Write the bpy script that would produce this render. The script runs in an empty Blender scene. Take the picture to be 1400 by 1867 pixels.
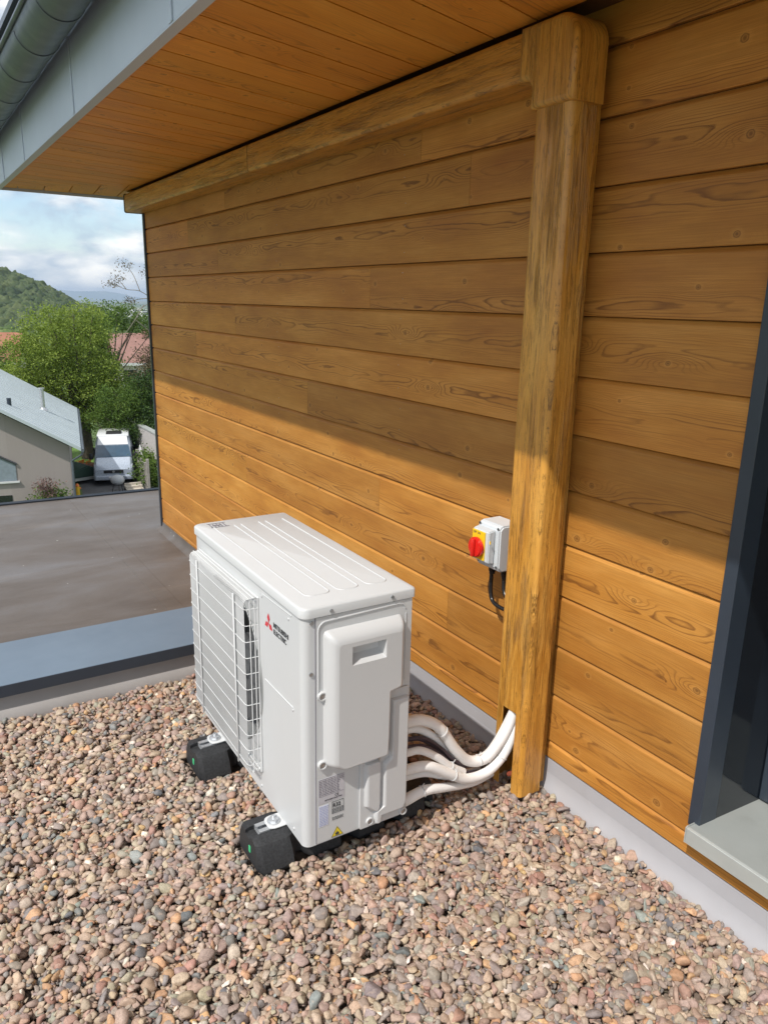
import bpy, bmesh, math, random
import numpy as np
from mathutils import Vector, Matrix, Quaternion
R = math.radians
random.seed(7); rng = np.random.default_rng(7)
scene = bpy.context.scene
col = scene.collection

# ---------------------------------------------------------------- camera
cam_d = bpy.data.cameras.new('camera'); cam = bpy.data.objects.new('camera', cam_d); col.objects.link(cam)
right = Vector((0.84657613, -0.53190741, 0.01957948)); up = Vector((0.12566203, 0.23547642, 0.9637219)); fwd = Vector((0.51722133, 0.81340357, -0.26618928))
m = Matrix.Identity(4)
for i in range(3):
    m[i][0] = right[i]; m[i][1] = up[i]; m[i][2] = -fwd[i]
m[0][3], m[1][3], m[2][3] = -1.65, 0.0, 1.546
cam.matrix_world = m
cam_d.sensor_fit = 'HORIZONTAL'; cam_d.sensor_width = 36.0; cam_d.lens = 36.0 * 1390.35 / 1400
cam_d.clip_start = 0.02; cam_d.clip_end = 60000
scene.camera = cam

# ---------------------------------------------------------------- sun and sky
SUN = Vector((1.0, 0.37, -1.405)).normalized()          # the way the light travels
sun_d = bpy.data.lights.new('sun', 'SUN'); sun_d.energy = 3.5; sun_d.angle = R(0.55); sun_d.color = (1.0, 0.95, 0.885)
sun = bpy.data.objects.new('sun', sun_d); col.objects.link(sun)
sun.rotation_mode = 'QUATERNION'; sun.rotation_quaternion = SUN.to_track_quat('-Z', 'Y'); sun.location = (-3, -1, 8)
elev = math.asin(-SUN.z); az = math.atan2(-SUN.x, -SUN.y)   # azimuth from +Y, clockwise to +X
world = bpy.data.worlds.new('World'); scene.world = world; world.use_nodes = True
nt = world.node_tree; nt.nodes.clear()
def wn(t, **k):
    n = nt.nodes.new(t)
    for a, b in k.items(): setattr(n, a, b)
    return n
sky = wn('ShaderNodeTexSky', sky_type='NISHITA', sun_disc=False, sun_elevation=elev, sun_rotation=az)
sky.altitude = 300; sky.air_density = 1.0; sky.dust_density = 0.6; sky.ozone_density = 1.5
tc = wn('ShaderNodeTexCoord'); sep = wn('ShaderNodeSeparateXYZ'); nt.links.new(tc.outputs['Generated'], sep.inputs[0])
def wmath(op, a, b=None, clamp=False):
    n = wn('ShaderNodeMath', operation=op); n.use_clamp = clamp
    for i, v in enumerate((a, b)):
        if v is None: continue
        if isinstance(v, (int, float)): n.inputs[i].default_value = v
        else: nt.links.new(v, n.inputs[i])
    return n.outputs[0]
zz = wmath('ADD', wmath('MAXIMUM', sep.outputs[2], 0.0), 0.10)
cx = wmath('DIVIDE', sep.outputs[0], zz); cy = wmath('DIVIDE', sep.outputs[1], zz)
cmb = wn('ShaderNodeCombineXYZ'); nt.links.new(sep.outputs[0], cmb.inputs[0]); nt.links.new(sep.outputs[1], cmb.inputs[1]); nt.links.new(wmath('MULTIPLY', sep.outputs[2], 2.6), cmb.inputs[2])
n1 = wn('ShaderNodeTexNoise'); n1.inputs['Scale'].default_value = 5.0; n1.inputs['Detail'].default_value = 9; n1.inputs['Roughness'].default_value = 0.56; n1.inputs['Distortion'].default_value = 0.35
mapw = wn('ShaderNodeMapping'); mapw.inputs['Location'].default_value = (3.1, 7.7, 0.4)
nt.links.new(cmb.outputs[0], mapw.inputs[0]); nt.links.new(mapw.outputs[0], n1.inputs['Vector'])
rampw = wn('ShaderNodeValToRGB'); rampw.color_ramp.elements[0].position = 0.41; rampw.color_ramp.elements[1].position = 0.53
nt.links.new(wmath('ADD', n1.outputs['Fac'], wmath('MULTIPLY', wmath('SUBTRACT', sep.outputs[2], 0.30, True), 0.30)), rampw.inputs[0])  # denser cloud overhead, out of view, added for stronger and warmer fill light
n2 = wn('ShaderNodeTexNoise'); n2.inputs['Scale'].default_value = 11; n2.inputs['Detail'].default_value = 6
nt.links.new(mapw.outputs[0], n2.inputs['Vector'])
rampc = wn('ShaderNodeValToRGB'); rampc.color_ramp.elements[0].position = 0.40; rampc.color_ramp.elements[1].position = 0.60
rampc.color_ramp.elements[0].color = (3.0, 3.7, 4.6, 1); rampc.color_ramp.elements[1].color = (8.6, 8.3, 7.8, 1)
nt.links.new(n2.outputs['Fac'], rampc.inputs[0])
mixw = wn('ShaderNodeMix', data_type='RGBA')
nt.links.new(wmath('MULTIPLY', rampw.outputs[0], 0.9), mixw.inputs[0]); nt.links.new(sky.outputs[0], mixw.inputs[6]); nt.links.new(rampc.outputs[0], mixw.inputs[7])
bg = wn('ShaderNodeBackground'); bg.inputs['Strength'].default_value = 0.14
out = wn('ShaderNodeOutputWorld'); nt.links.new(mixw.outputs[2], bg.inputs[0]); nt.links.new(bg.outputs[0], out.inputs[0])
scene.view_settings.view_transform = 'Standard'; scene.view_settings.look = 'None'
scene.view_settings.exposure = 0.22; scene.view_settings.gamma = 1.0
scene.render.engine = 'CYCLES'
scene.cycles.max_bounces = 10; scene.cycles.diffuse_bounces = 5; scene.cycles.use_denoising = True
try: scene.cycles.denoiser = 'OPENIMAGEDENOISE'
except Exception: pass

# ---------------------------------------------------------------- helpers
class MB:
    """collects faces; build() links them as one mesh object"""
    def __init__(self): self.v = []; self.f = []; self.a = []; self.mi = []
    def add(self, vs, fs, attr=None, mi=0):
        b = len(self.v); self.v += [tuple(p) for p in vs]
        self.f += [tuple(i + b for i in f) for f in fs]; self.mi += [mi] * len(fs)
        if attr is None: self.a += [(0, 0, 0)] * len(vs)
        elif callable(attr): self.a += [attr(p) for p in vs]
        else: self.a += [tuple(attr)] * len(vs)
        return self
    def addbm(self, bm, attr=None, mi=0, M=None):
        bm.verts.index_update()
        vs = [(M @ v.co if M else v.co.copy()) for v in bm.verts]
        self.add(vs, [[v.index for v in f.verts] for f in bm.faces], attr, mi); bm.free(); return self
    def box(self, lo, hi, bev=0.0, seg=2, attr=None, mi=0, M=None):
        bm = bmesh.new(); bmesh.ops.create_cube(bm, size=1)
        for v in bm.verts: v.co = Vector([lo[i] + (v.co[i] + .5) * (hi[i] - lo[i]) for i in range(3)])
        if bev > 0: bmesh.ops.bevel(bm, geom=bm.edges[:], offset=bev, segments=seg, affect='EDGES', profile=.5)
        return self.addbm(bm, attr, mi, M)
    def cyl(self, c, axis, r, h, n=20, r2=None, bev=0, attr=None, mi=0):
        bm = bmesh.new(); bmesh.ops.create_cone(bm, cap_ends=True, segments=n, radius1=r, radius2=r if r2 is None else r2, depth=h)
        if bev: bmesh.ops.bevel(bm, geom=[e for e in bm.edges if len(e.link_faces) == 2 and any(len(f.verts) > 4 for f in e.link_faces)], offset=bev, segments=2, affect='EDGES')
        q = Vector((0, 0, 1)).rotation_difference(Vector(axis)); M = Matrix.Translation(Vector(c)) @ q.to_matrix().to_4x4()
        return self.addbm(bm, attr, mi, M)
    def prism(self, poly, axis, a, b, bev=0, seg=2, attr=None, mi=0):
        """poly in the two other axes, extruded along axis from a to b"""
        bm = bmesh.new()
        def P(p, t):
            if axis == 0: return (t, p[0], p[1])
            if axis == 1: return (p[0], t, p[1])
            return (p[0], p[1], t)
        A = [bm.verts.new(P(p, a)) for p in poly]; B = [bm.verts.new(P(p, b)) for p in poly]; n = len(poly)
        bm.faces.new(A); bm.faces.new(B[::-1])
        for i in range(n): bm.faces.new((A[i], B[i], B[(i + 1) % n], A[(i + 1) % n]))
        bmesh.ops.recalc_face_normals(bm, faces=bm.faces[:])
        if bev:
            es = [e for e in bm.edges if len(e.link_faces) == 2 and e.calc_face_angle(0) > .35]
            bmesh.ops.bevel(bm, geom=es, offset=bev, segments=seg, affect='EDGES')
        return self.addbm(bm, attr, mi)
    def tube(self, pts, r, n=10, smooth=6, closed=False, cap=True, attr=None, mi=0):
        P = [Vector(p) for p in pts]; rad = r if hasattr(r, '__len__') else [r] * len(P)
        if smooth and len(P) > 2:
            Q = []; RR = []
            for i in range(len(P) - 1):
                p0 = P[max(i - 1, 0)]; p1 = P[i]; p2 = P[i + 1]; p3 = P[min(i + 2, len(P) - 1)]
                for k in range(smooth):
                    t = k / smooth
                    Q.append(.5 * ((2 * p1) + (-p0 + p2) * t + (2 * p0 - 5 * p1 + 4 * p2 - p3) * t * t + (-p0 + 3 * p1 - 3 * p2 + p3) * t ** 3))
                    RR.append(rad[i] * (1 - t) + rad[i + 1] * t)
            Q.append(P[-1]); RR.append(rad[-1]); P = Q; rad = RR
        T = [(P[min(i + 1, len(P) - 1)] - P[max(i - 1, 0)]).normalized() for i in range(len(P))]
        u = T[0].orthogonal().normalized(); vs = []; fs = []
        for i, p in enumerate(P):
            u = (u - T[i] * u.dot(T[i])).normalized(); w = T[i].cross(u)
            for k in range(n):
                a = 2 * math.pi * k / n; vs.append(p + (u * math.cos(a) + w * math.sin(a)) * rad[i])
        for i in range(len(P) - 1):
            for k in range(n):
                k2 = (k + 1) % n; fs.append((i * n + k, i * n + k2, (i + 1) * n + k2, (i + 1) * n + k))
        if cap: fs.append(tuple(range(n))[::-1]); fs.append(tuple((len(P) - 1) * n + k for k in range(n)))
        return self.add(vs, fs, attr, mi)
    def build(self, name, mat, parent=None, smooth=None, attr=False, loc=None):
        me = bpy.data.meshes.new(name); me.from_pydata(self.v, [], self.f)
        for mm in (mat if isinstance(mat, (list, tuple)) else [mat]): me.materials.append(mm)
        if isinstance(mat, (list, tuple)): me.polygons.foreach_set('material_index', self.mi)
        if attr:
            at = me.attributes.new('guv', 'FLOAT_VECTOR', 'POINT'); at.data.foreach_set('vector', np.array(self.a, dtype=np.float32).ravel())
        me.validate(); me.update()
        if smooth is not None: shade(me, smooth)
        o = bpy.data.objects.new(name, me); col.objects.link(o)
        if parent: o.parent = parent
        if loc is not None: o.location = loc
        return o
def shade(me, ang):
    me.polygons.foreach_set('use_smooth', [True] * len(me.polygons))
    try: me.set_sharp_from_angle(angle=R(ang))
    except Exception: pass
def tag(o, label=None, cat=None, group=None, kind=None):
    for k, v in (('label', label), ('category', cat), ('group', group), ('kind', kind)):
        if v: o[k] = v
    return o
def empty(name, loc=(0, 0, 0), rz=0):
    o = bpy.data.objects.new(name, None); col.objects.link(o); o.location = loc; o.rotation_euler = (0, 0, rz); o.empty_display_size = .1; return o
def copy_tree(o, parent=None):
    c = o.copy(); col.objects.link(c)
    if parent: c.parent = parent
    for ch in list(o.children): copy_tree(ch, c)
    return c
def text_mesh(s, size, align='LEFT', extrude=0.0, bold=0.0):
    cu = bpy.data.curves.new('t', 'FONT'); cu.body = s; cu.size = size; cu.align_x = align; cu.extrude = extrude; cu.offset = bold
    cu.resolution_u = 3
    o = bpy.data.objects.new('t', cu); col.objects.link(o)
    dg = bpy.context.evaluated_depsgraph_get(); me = bpy.data.meshes.new_from_object(o.evaluated_get(dg))
    vs = [v.co.copy() for v in me.vertices]; fs = [tuple(p.vertices) for p in me.polygons]
    bpy.data.objects.remove(o); bpy.data.meshes.remove(me); bpy.data.curves.remove(cu)
    return vs, fs

# ---------------------------------------------------------------- materials
class NT:
    def __init__(self, name):
        self.m = bpy.data.materials.new(name); self.m.use_nodes = True; self.t = self.m.node_tree; self.t.nodes.clear()
        self.o = self.n('ShaderNodeOutputMaterial'); self.b = self.n('ShaderNodeBsdfPrincipled'); self.l(self.b.outputs[0], self.o.inputs[0])
    def n(self, t, **k):
        x = self.t.nodes.new(t)
        for a, b in k.items(): setattr(x, a, b)
        return x
    def l(self, a, b): self.t.links.new(a, b)
    def put(self, v, sock):
        if v is None: return
        if hasattr(v, 'is_linked') or hasattr(v, 'links'): self.l(v, sock)
        else:
            if sock.type == 'RGBA' and len(v) == 3: v = tuple(v) + (1,)
            sock.default_value = v
    def math(self, op, a, b=None, c=None, clamp=False):
        x = self.n('ShaderNodeMath', operation=op); x.use_clamp = clamp
        for i, v in enumerate((a, b, c)): self.put(v, x.inputs[i])
        return x.outputs[0]
    def vmath(self, op, a, b=None, out=0):
        x = self.n('ShaderNodeVectorMath', operation=op)
        for i, v in enumerate((a, b)): self.put(v, x.inputs[i])
        return x.outputs[out]
    def mix(self, f, a, b, mode='MIX'):
        x = self.n('ShaderNodeMix', data_type='RGBA', blend_type=mode); self.put(f, x.inputs[0]); self.put(a, x.inputs[6]); self.put(b, x.inputs[7]); return x.outputs[2]
    def noise(self, vec=None, scale=5, detail=3, rough=.5, dist=0, dim='3D'):
        x = self.n('ShaderNodeTexNoise', noise_dimensions=dim); self.put(vec, x.inputs['Vector']); self.put(float(scale), x.inputs['Scale']); self.put(float(detail), x.inputs['Detail'])
        x.inputs['Roughness'].default_value = rough; x.inputs['Distortion'].default_value = dist; return x.outputs['Fac']
    def ramp(self, f, stops, interp='LINEAR'):
        x = self.n('ShaderNodeValToRGB'); x.color_ramp.interpolation = interp; e = x.color_ramp.elements
        while len(e) < len(stops): e.new(.5)
        for i, (p, c) in enumerate(stops):
            e[i].position = p; e[i].color = (tuple(c) + (1,)) if hasattr(c, '__len__') else (c, c, c, 1)
        self.put(f, x.inputs[0]); return x.outputs[0]
    def comb(self, x, y, z):
        c = self.n('ShaderNodeCombineXYZ')
        for i, v in enumerate((x, y, z)): self.put(v, c.inputs[i])
        return c.outputs[0]
    def obj(self): return self.n('ShaderNodeTexCoord').outputs['Object']
    def mapv(self, v, scale): return self.vmath('MULTIPLY', v, tuple(scale))
    def bump(self, h, strength=.3, dist=.01, normal=None):
        x = self.n('ShaderNodeBump'); x.inputs['Strength'].default_value = strength; x.inputs['Distance'].default_value = dist
        self.put(h, x.inputs['Height'])
        if normal is not None: self.l(normal, x.inputs['Normal'])
        self.l(x.outputs[0], self.b.inputs['Normal']); return x.outputs[0]
    def set(self, **k):
        names = dict(color='Base Color', rough='Roughness', metal='Metallic', coat='Coat Weight', coatr='Coat Roughness', spec='Specular IOR Level', trans='Transmission Weight', ior='IOR', alpha='Alpha')
        for a, v in k.items(): self.put(v, self.b.inputs[names[a]])
        return self.m

def plain(name, color, rough=.5, metal=0.0, var=.12, scale=6.0, bump=0.0, bscale=200.0, coat=0.0, dirt=None, spec=.5):
    """painted / moulded surface with slight tone and gloss variation"""
    t = NT(name); ob = t.obj()
    nz = t.noise(ob, scale, 4, .6)
    lo = tuple(c * (1 - var) for c in color); hi = tuple(min(1, c * (1 + var)) for c in color)
    c = t.ramp(nz, [(.3, lo), (.7, hi)])
    if dirt:
        d = t.ramp(t.noise(ob, dirt[1], 6, .65), [(dirt[2], 0), (dirt[2] + .18, 1)])
        c = t.mix(t.math('MULTIPLY', d, dirt[3]), c, dirt[0])
    rr = t.ramp(t.noise(ob, scale * 3, 4, .6), [(.3, max(0, rough - .06)), (.7, min(1, rough + .08))])
    if bump: t.bump(t.noise(ob, bscale, 3, .6), bump, .002)
    return t.set(color=c, rough=rr, metal=metal, coat=coat, spec=spec)

def wood(name, tones, dark, q=1150.0, rough=.42, coat=.12, streak=None, knots=True, tone_var=.2, ringw=.55):
    """flat-sawn softwood: growth rings as contour lines of a curved field, bent round knots; guv = (along, across from the board's centre, board id)"""
    t = NT(name); a = t.n('ShaderNodeAttribute', attribute_name='guv'); s = t.n('ShaderNodeSeparateXYZ'); t.l(a.outputs['Vector'], s.inputs[0])
    u, v, bid = s.outputs
    wn_ = t.n('ShaderNodeTexWhiteNoise', noise_dimensions='1D'); t.l(bid, wn_.inputs['W']); rc = t.n('ShaderNodeSeparateColor'); t.l(wn_.outputs['Color'], rc.inputs[0])
    r1, r2, r3 = rc.outputs
    off = t.math('MULTIPLY', bid, 13.37)
    vc = t.math('MULTIPLY', t.math('SUBTRACT', r1, .5), .15)
    wob = t.math('MULTIPLY', t.math('SUBTRACT', t.noise(t.comb(t.math('MULTIPLY', u, 1.1), off, 0.0), 1, 2, .5), .5), .05)
    dv = t.math('ADD', t.math('SUBTRACT', v, vc), wob)
    f = t.math('MULTIPLY', t.math('MULTIPLY', dv, dv), q)
    f = t.math('ADD', f, t.math('MULTIPLY', t.noise(t.comb(t.math('MULTIPLY', u, 1.15), t.math('MULTIPLY', v, 7.0), off), 1, 3, .5), 12.0))
    f = t.math('ADD', f, t.math('MULTIPLY', t.noise(t.comb(t.math('MULTIPLY', u, 9.0), t.math('MULTIPLY', v, 45.0), off), 1, 2, .5), .9))
    kn = None
    if knots:
        su, sv = 3.3, 11.0
        uv2 = t.comb(t.math('ADD', t.math('MULTIPLY', u, su), off), t.math('MULTIPLY', v, sv), t.math('MULTIPLY', bid, 7.0))
        vo = t.n('ShaderNodeTexVoronoi', voronoi_dimensions='2D'); t.put(t.vmath('ADD', uv2, t.comb(0.0, t.math('MULTIPLY', bid, 5.11), 0.0)), vo.inputs['Vector']); vo.inputs['Scale'].default_value = 1.0; vo.inputs['Randomness'].default_value = .62
        d = t.vmath('SUBTRACT', t.vmath('ADD', uv2, t.comb(0.0, t.math('MULTIPLY', bid, 5.11), 0.0)), vo.outputs['Position'])
        ds = t.n('ShaderNodeSeparateXYZ'); t.l(d, ds.inputs[0])
        du = t.math('DIVIDE', ds.outputs[0], su); dw = t.math('DIVIDE', ds.outputs[1], sv)
        kc = t.n('ShaderNodeSeparateColor'); t.l(vo.outputs['Color'], kc.inputs[0])
        on = t.math('GREATER_THAN', kc.outputs[0], .50)
        size = t.math('MULTIPLY_ADD', kc.outputs[1], .8, .45)
        e1 = t.math('ADD', t.math('MULTIPLY', t.math('MULTIPLY', du, du), 160.0), t.math('MULTIPLY', t.math('MULTIPLY', dw, dw), 2100.0))
        warp = t.math('MULTIPLY', t.math('MULTIPLY', t.math('EXPONENT', t.math('MULTIPLY', e1, -1.0)), on), t.math('MULTIPLY', size, 5.5))
        f = t.math('ADD', f, warp)
        rk = t.math('DIVIDE', t.math('SQRT', t.math('ADD', t.math('MULTIPLY', t.math('MULTIPLY', du, du), .7), t.math('MULTIPLY', dw, dw))), t.math('MULTIPLY', size, .0085))
        rk = t.math('ADD', rk, t.math('MULTIPLY', t.math('SUBTRACT', t.noise(a.outputs['Vector'], 90, 2), .5), .5))
        rk = t.math('MULTIPLY', rk, .4); core = t.ramp(rk, [(0, 1), (.14, .75), (.22, .3), (.32, .95), (.42, 0)])
        kn = t.math('MULTIPLY', core, on)
        
    saw = t.math('FRACT', f)
    ring = t.ramp(saw, [(0, 0), (.60, .08), (.86, 1), (.93, .8), (1, 0)])
    fib = t.noise(t.comb(t.math('MULTIPLY', u, 7.0), t.math('MULTIPLY', v, 420.0), off), 1, 2, .6)
    mott = t.noise(t.comb(t.math('MULTIPLY', u, 2.2), t.math('MULTIPLY', v, 9.0), off), 1, 4, .6)
    base = t.ramp(mott, [(.25, tones[0]), (.5, tones[1]), (.78, tones[2])])
    vis = t.math('MULTIPLY', t.ramp(t.noise(t.comb(t.math('MULTIPLY', u, 1.3), t.math('MULTIPLY', v, 12.0), t.math('ADD', off, 4.0)), 1, 3, .6), [(.36, .35), (.60, 1)]), t.math('ADD', t.math('EXPONENT', t.math('MULTIPLY', t.math('MULTIPLY', dv, dv), -900.0)), .22), clamp=True)
    c = t.mix(t.math('MULTIPLY', t.math('MULTIPLY', ring, ringw), vis), base, dark)
    c = t.mix(t.math('MULTIPLY', t.ramp(fib, [(.35, 1), (.65, 0)]), .24), c, dark)
    if kn is not None: c = t.mix(t.math('MULTIPLY', t.math('MULTIPLY', t.ramp(rk, [(.38, 1), (.85, 0)]), on), .35), c, tones[2]); c = t.mix(t.math('MULTIPLY', kn, .75), c, tuple(x * .75 for x in dark))
    br = t.math('MULTIPLY_ADD', r2, tone_var, 1 - tone_var / 2)
    c = t.mix(1.0, c, t.comb(br, t.math('MULTIPLY', br, t.math('MULTIPLY_ADD', r3, .08, .96)), br), 'MULTIPLY')
    if streak:
        # uneven painted glaze: thick brushed streaks along the length
        st = t.noise(t.comb(t.math('MULTIPLY', u, 1.6), t.math('MULTIPLY', v, 26.0), off), 1, 6, .66, 1.2)
        c = t.mix(t.math('MULTIPLY', t.ramp(st, [(.52, 0), (.60, 1)]), .55), c, streak)
        st2 = t.noise(t.comb(t.math('MULTIPLY', u, 5.0), t.math('MULTIPLY', v, 75.0), t.math('ADD', off, 9.0)), 1, 5, .66, 1.6)
        c = t.mix(t.math('MULTIPLY', t.ramp(st2, [(.55, 0), (.59, 1), (.64, .2)]), .75), c, tuple(x * .38 for x in streak))
        st3 = t.noise(t.comb(t.math('MULTIPLY', u, 2.5), t.math('MULTIPLY', v, 60.0), t.math('ADD', off, 21.0)), 1, 5, .7, 2.2)
        c = t.mix(t.ramp(t.math('ABSOLUTE', t.math('SUBTRACT', st3, .52)), [(0, .8), (.012, 0)]), c, tuple(x * .30 for x in streak))
        rid = t.math('MULTIPLY', t.ramp(st2, [(.40, 0), (.6, 1)]), t.ramp(t.noise(t.comb(t.math('MULTIPLY', u, 2.2), t.math('MULTIPLY', v, 16.0), t.math('ADD', off, 3.0)), 1, 2), [(.50, 0), (.62, 1)]))
        t.bump(t.math('ADD', rid, t.math('MULTIPLY', st, .8)), .9, .006)
    else:
        t.bump(t.math('ADD', t.math('MULTIPLY', ring, .5), t.math('MULTIPLY', fib, .6)), .22, .0012)
    return t.set(color=c, rough=t.math('MULTIPLY_ADD', mott, .2, rough - .1), coat=coat, coatr=.25)

M = {}
M['wall_wood'] = wood('stained_larch', [(.395, .148, .018), (.505, .219, .034), (.62, .302, .066)], (.15, .050, .006), q=2200, ringw=.9, coat=.0, rough=.62, tone_var=.36)
M['soffit_wood'] = wood('soffit_larch', [(.74, .28, .028), (.82, .34, .042), (.86, .40, .07)], (.20, .065, .010), q=800, ringw=.6, coat=.05, rough=.5)
M['trunk_wood'] = wood('grained_trunking', [(.57, .250, .034), (.68, .33, .055), (.77, .43, .10)], (.19, .068, .008), q=500, rough=.36, coat=.2, streak=(.40, .165, .020), knots=False, ringw=.3, tone_var=.1)
M['back_wood'] = plain('groove_wood', (.10, .042, .012), .7)
M['white'] = plain('cream_white_metal', (.58, .592, .595), .36, var=.015, scale=2, dirt=((.55, .52, .47), 9, .62, .10))
M['grillwire'] = plain('white_wire', (.66, .67, .67), .4, var=.02)
M['plastic_white'] = plain('white_plastic', (.57, .575, .575), .42, var=.015, scale=3)
M['dark_inside'] = plain('dark_coil', (.035, .037, .04), .6)
M['fan'] = plain('grey_fan_plastic', (.11, .115, .12), .45)
M['screw'] = plain('zinc_screw', (.45, .46, .47), .32, metal=.9, var=.2, scale=80)
M['zinc'] = plain('zinc_rail', (.62, .64, .66), .38, metal=.8, var=.12, scale=60)
M['foot_rubber'] = plain('black_rubber', (.022, .023, .025), .66, var=.5, scale=160, bump=.6, bscale=260, dirt=((.10, .10, .10), 230, .68, .5))
M['green'] = plain('green_sticker', (.06, .52, .22), .4)
M['ink'] = plain('black_ink', (.045, .05, .055), .5)
M['greyink'] = plain('grey_ink', (.22, .21, .24), .5)
M['blueink'] = plain('blue_ink', (.36, .40, .62), .5)
M['label_grey'] = plain('silver_label', (.50, .49, .52), .4)
M['label_blue'] = plain('pale_blue_label', (.62, .65, .74), .4)
M['red'] = plain('red_mark', (.62, .03, .045), .4)
M['knobred'] = plain('red_plastic', (.72, .022, .016), .25, var=.05, coat=.3)
M['yellow'] = plain('yellow_plastic', (.88, .56, .015), .35, var=.04)
M['tri_yellow'] = plain('yellow_sign', (.80, .62, .03), .4)
M['lightgrey'] = plain('light_grey_plastic', (.60, .635, .66), .42, var=.02)
M['rubber_cable'] = plain('black_cable', (.012, .012, .013), .25)
M['lagging'] = plain('white_pipe_lagging', (.86, .85, .83), .55, var=.04, scale=22, bump=.25, bscale=60, dirt=((.35, .32, .29), 45, .66, .35))
M['purple_wire'] = plain('dark_purple_cable', (.055, .035, .045), .45)
M['anthracite'] = plain('anthracite_coating', (.032, .043, .060), .34, var=.10, scale=3, bump=.1, bscale=900)
M['coping'] = plain('blue_grey_coping', (.135, .185, .245), .42, var=.09, scale=2.2, dirt=((.30, .32, .34), 40, .72, .5))
M['fascia'] = plain('grey_zinc_fascia', (.52, .585, .66), .45, metal=.1, var=.06, scale=1.2)
M['gutter'] = plain('dark_grey_gutter', (.12, .142, .172), .38, metal=.3, var=.08, scale=4)
M['plinth'] = plain('grey_membrane', (.42, .42, .44), .62, var=.06, scale=3, dirt=((.33, .31, .29), 7, .60, .35))
M['aluminium'] = plain('grey_aluminium', (.50, .53, .51), .42, metal=.35, var=.07, scale=5, dirt=((.26, .27, .25), 6, .56, .4))

t = NT('roof_membrane'); ob = t.obj()
c = t.ramp(t.noise(t.mapv(ob, (.5, 1.3, 1)), 1.3, 6, .62, .4), [(.32, (.078, .062, .050)), (.5, (.118, .103, .092)), (.68, (.158, .158, .166))])
c = t.mix(t.math('MULTIPLY', t.ramp(t.noise(t.mapv(ob, (.25, 2.2, 1)), 2.5, 5, .6), [(.55, 0), (.75, 1)]), .35), c, (.20, .16, .12))
c = t.mix(t.math('MULTIPLY', t.ramp(t.noise(ob, 60, 3, .6), [(.5, 0), (.7, 1)]), .18), c, (.06, .055, .05))
c = t.mix(t.ramp(t.noise(t.mapv(ob, (1.0, 1.6, 1)), 16, 2, .5), [(.755, 0), (.775, 1)]), c, (.5, .5, .48))
t.bump(t.noise(ob, 9, 4), .15, .01)
M['membrane'] = t.set(color=c, rough=t.ramp(t.noise(ob, 3, 4), [(.3, .45), (.7, .65)]))

t = NT('reveal_panel'); t.set(color=(.012, .016, .022), rough=.10, spec=.6); t.bump(t.noise(t.obj(), 1.6, 2), .05, .01); M['reveal'] = t.m
t = NT('window_glass'); t.set(color=(.012, .015, .018), rough=.03, spec=.8); M['glass'] = t.m

# gravel: colour per stone with mottling
t = NT('river_gravel'); a = t.n('ShaderNodeAttribute', attribute_name='stone'); ob = t.obj()
mo = t.ramp(t.noise(ob, 110, 4, .65), [(.25, .72), (.5, 1.0), (.75, 1.22)])
c = t.mix(1.0, a.outputs['Color'], mo, 'MULTIPLY'); c = t.mix(t.math('MULTIPLY', t.ramp(t.noise(ob, 260, 3, .7), [(.52, 0), (.62, 1)]), .3), c, (.12, .09, .07))
c = t.mix(t.math('MULTIPLY', t.ramp(t.noise(t.mapv(ob, (1, 1, 2.5)), 55, 3, .6), [(.58, 0), (.66, 1)]), .35), c, (.48, .36, .28))
t.bump(t.noise(ob, 420, 3, .7), .35, .0015)
M['gravel'] = t.set(color=c, rough=.72, spec=.35)
t = NT('gravel_bed'); ob = t.obj()
M['bed'] = t.set(color=t.ramp(t.noise(ob, 45, 3), [(.3, (.10, .075, .06)), (.7, (.30, .23, .18))]), rough=.9)

# ================================================================ TERRACE
# base slab of the terrace
b = MB(); b.box((-4.2, -2.4, -.16), (-.001, 2.93, -.028)); tag(b.build('terrace_base', M['bed']), kind='structure')

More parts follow.
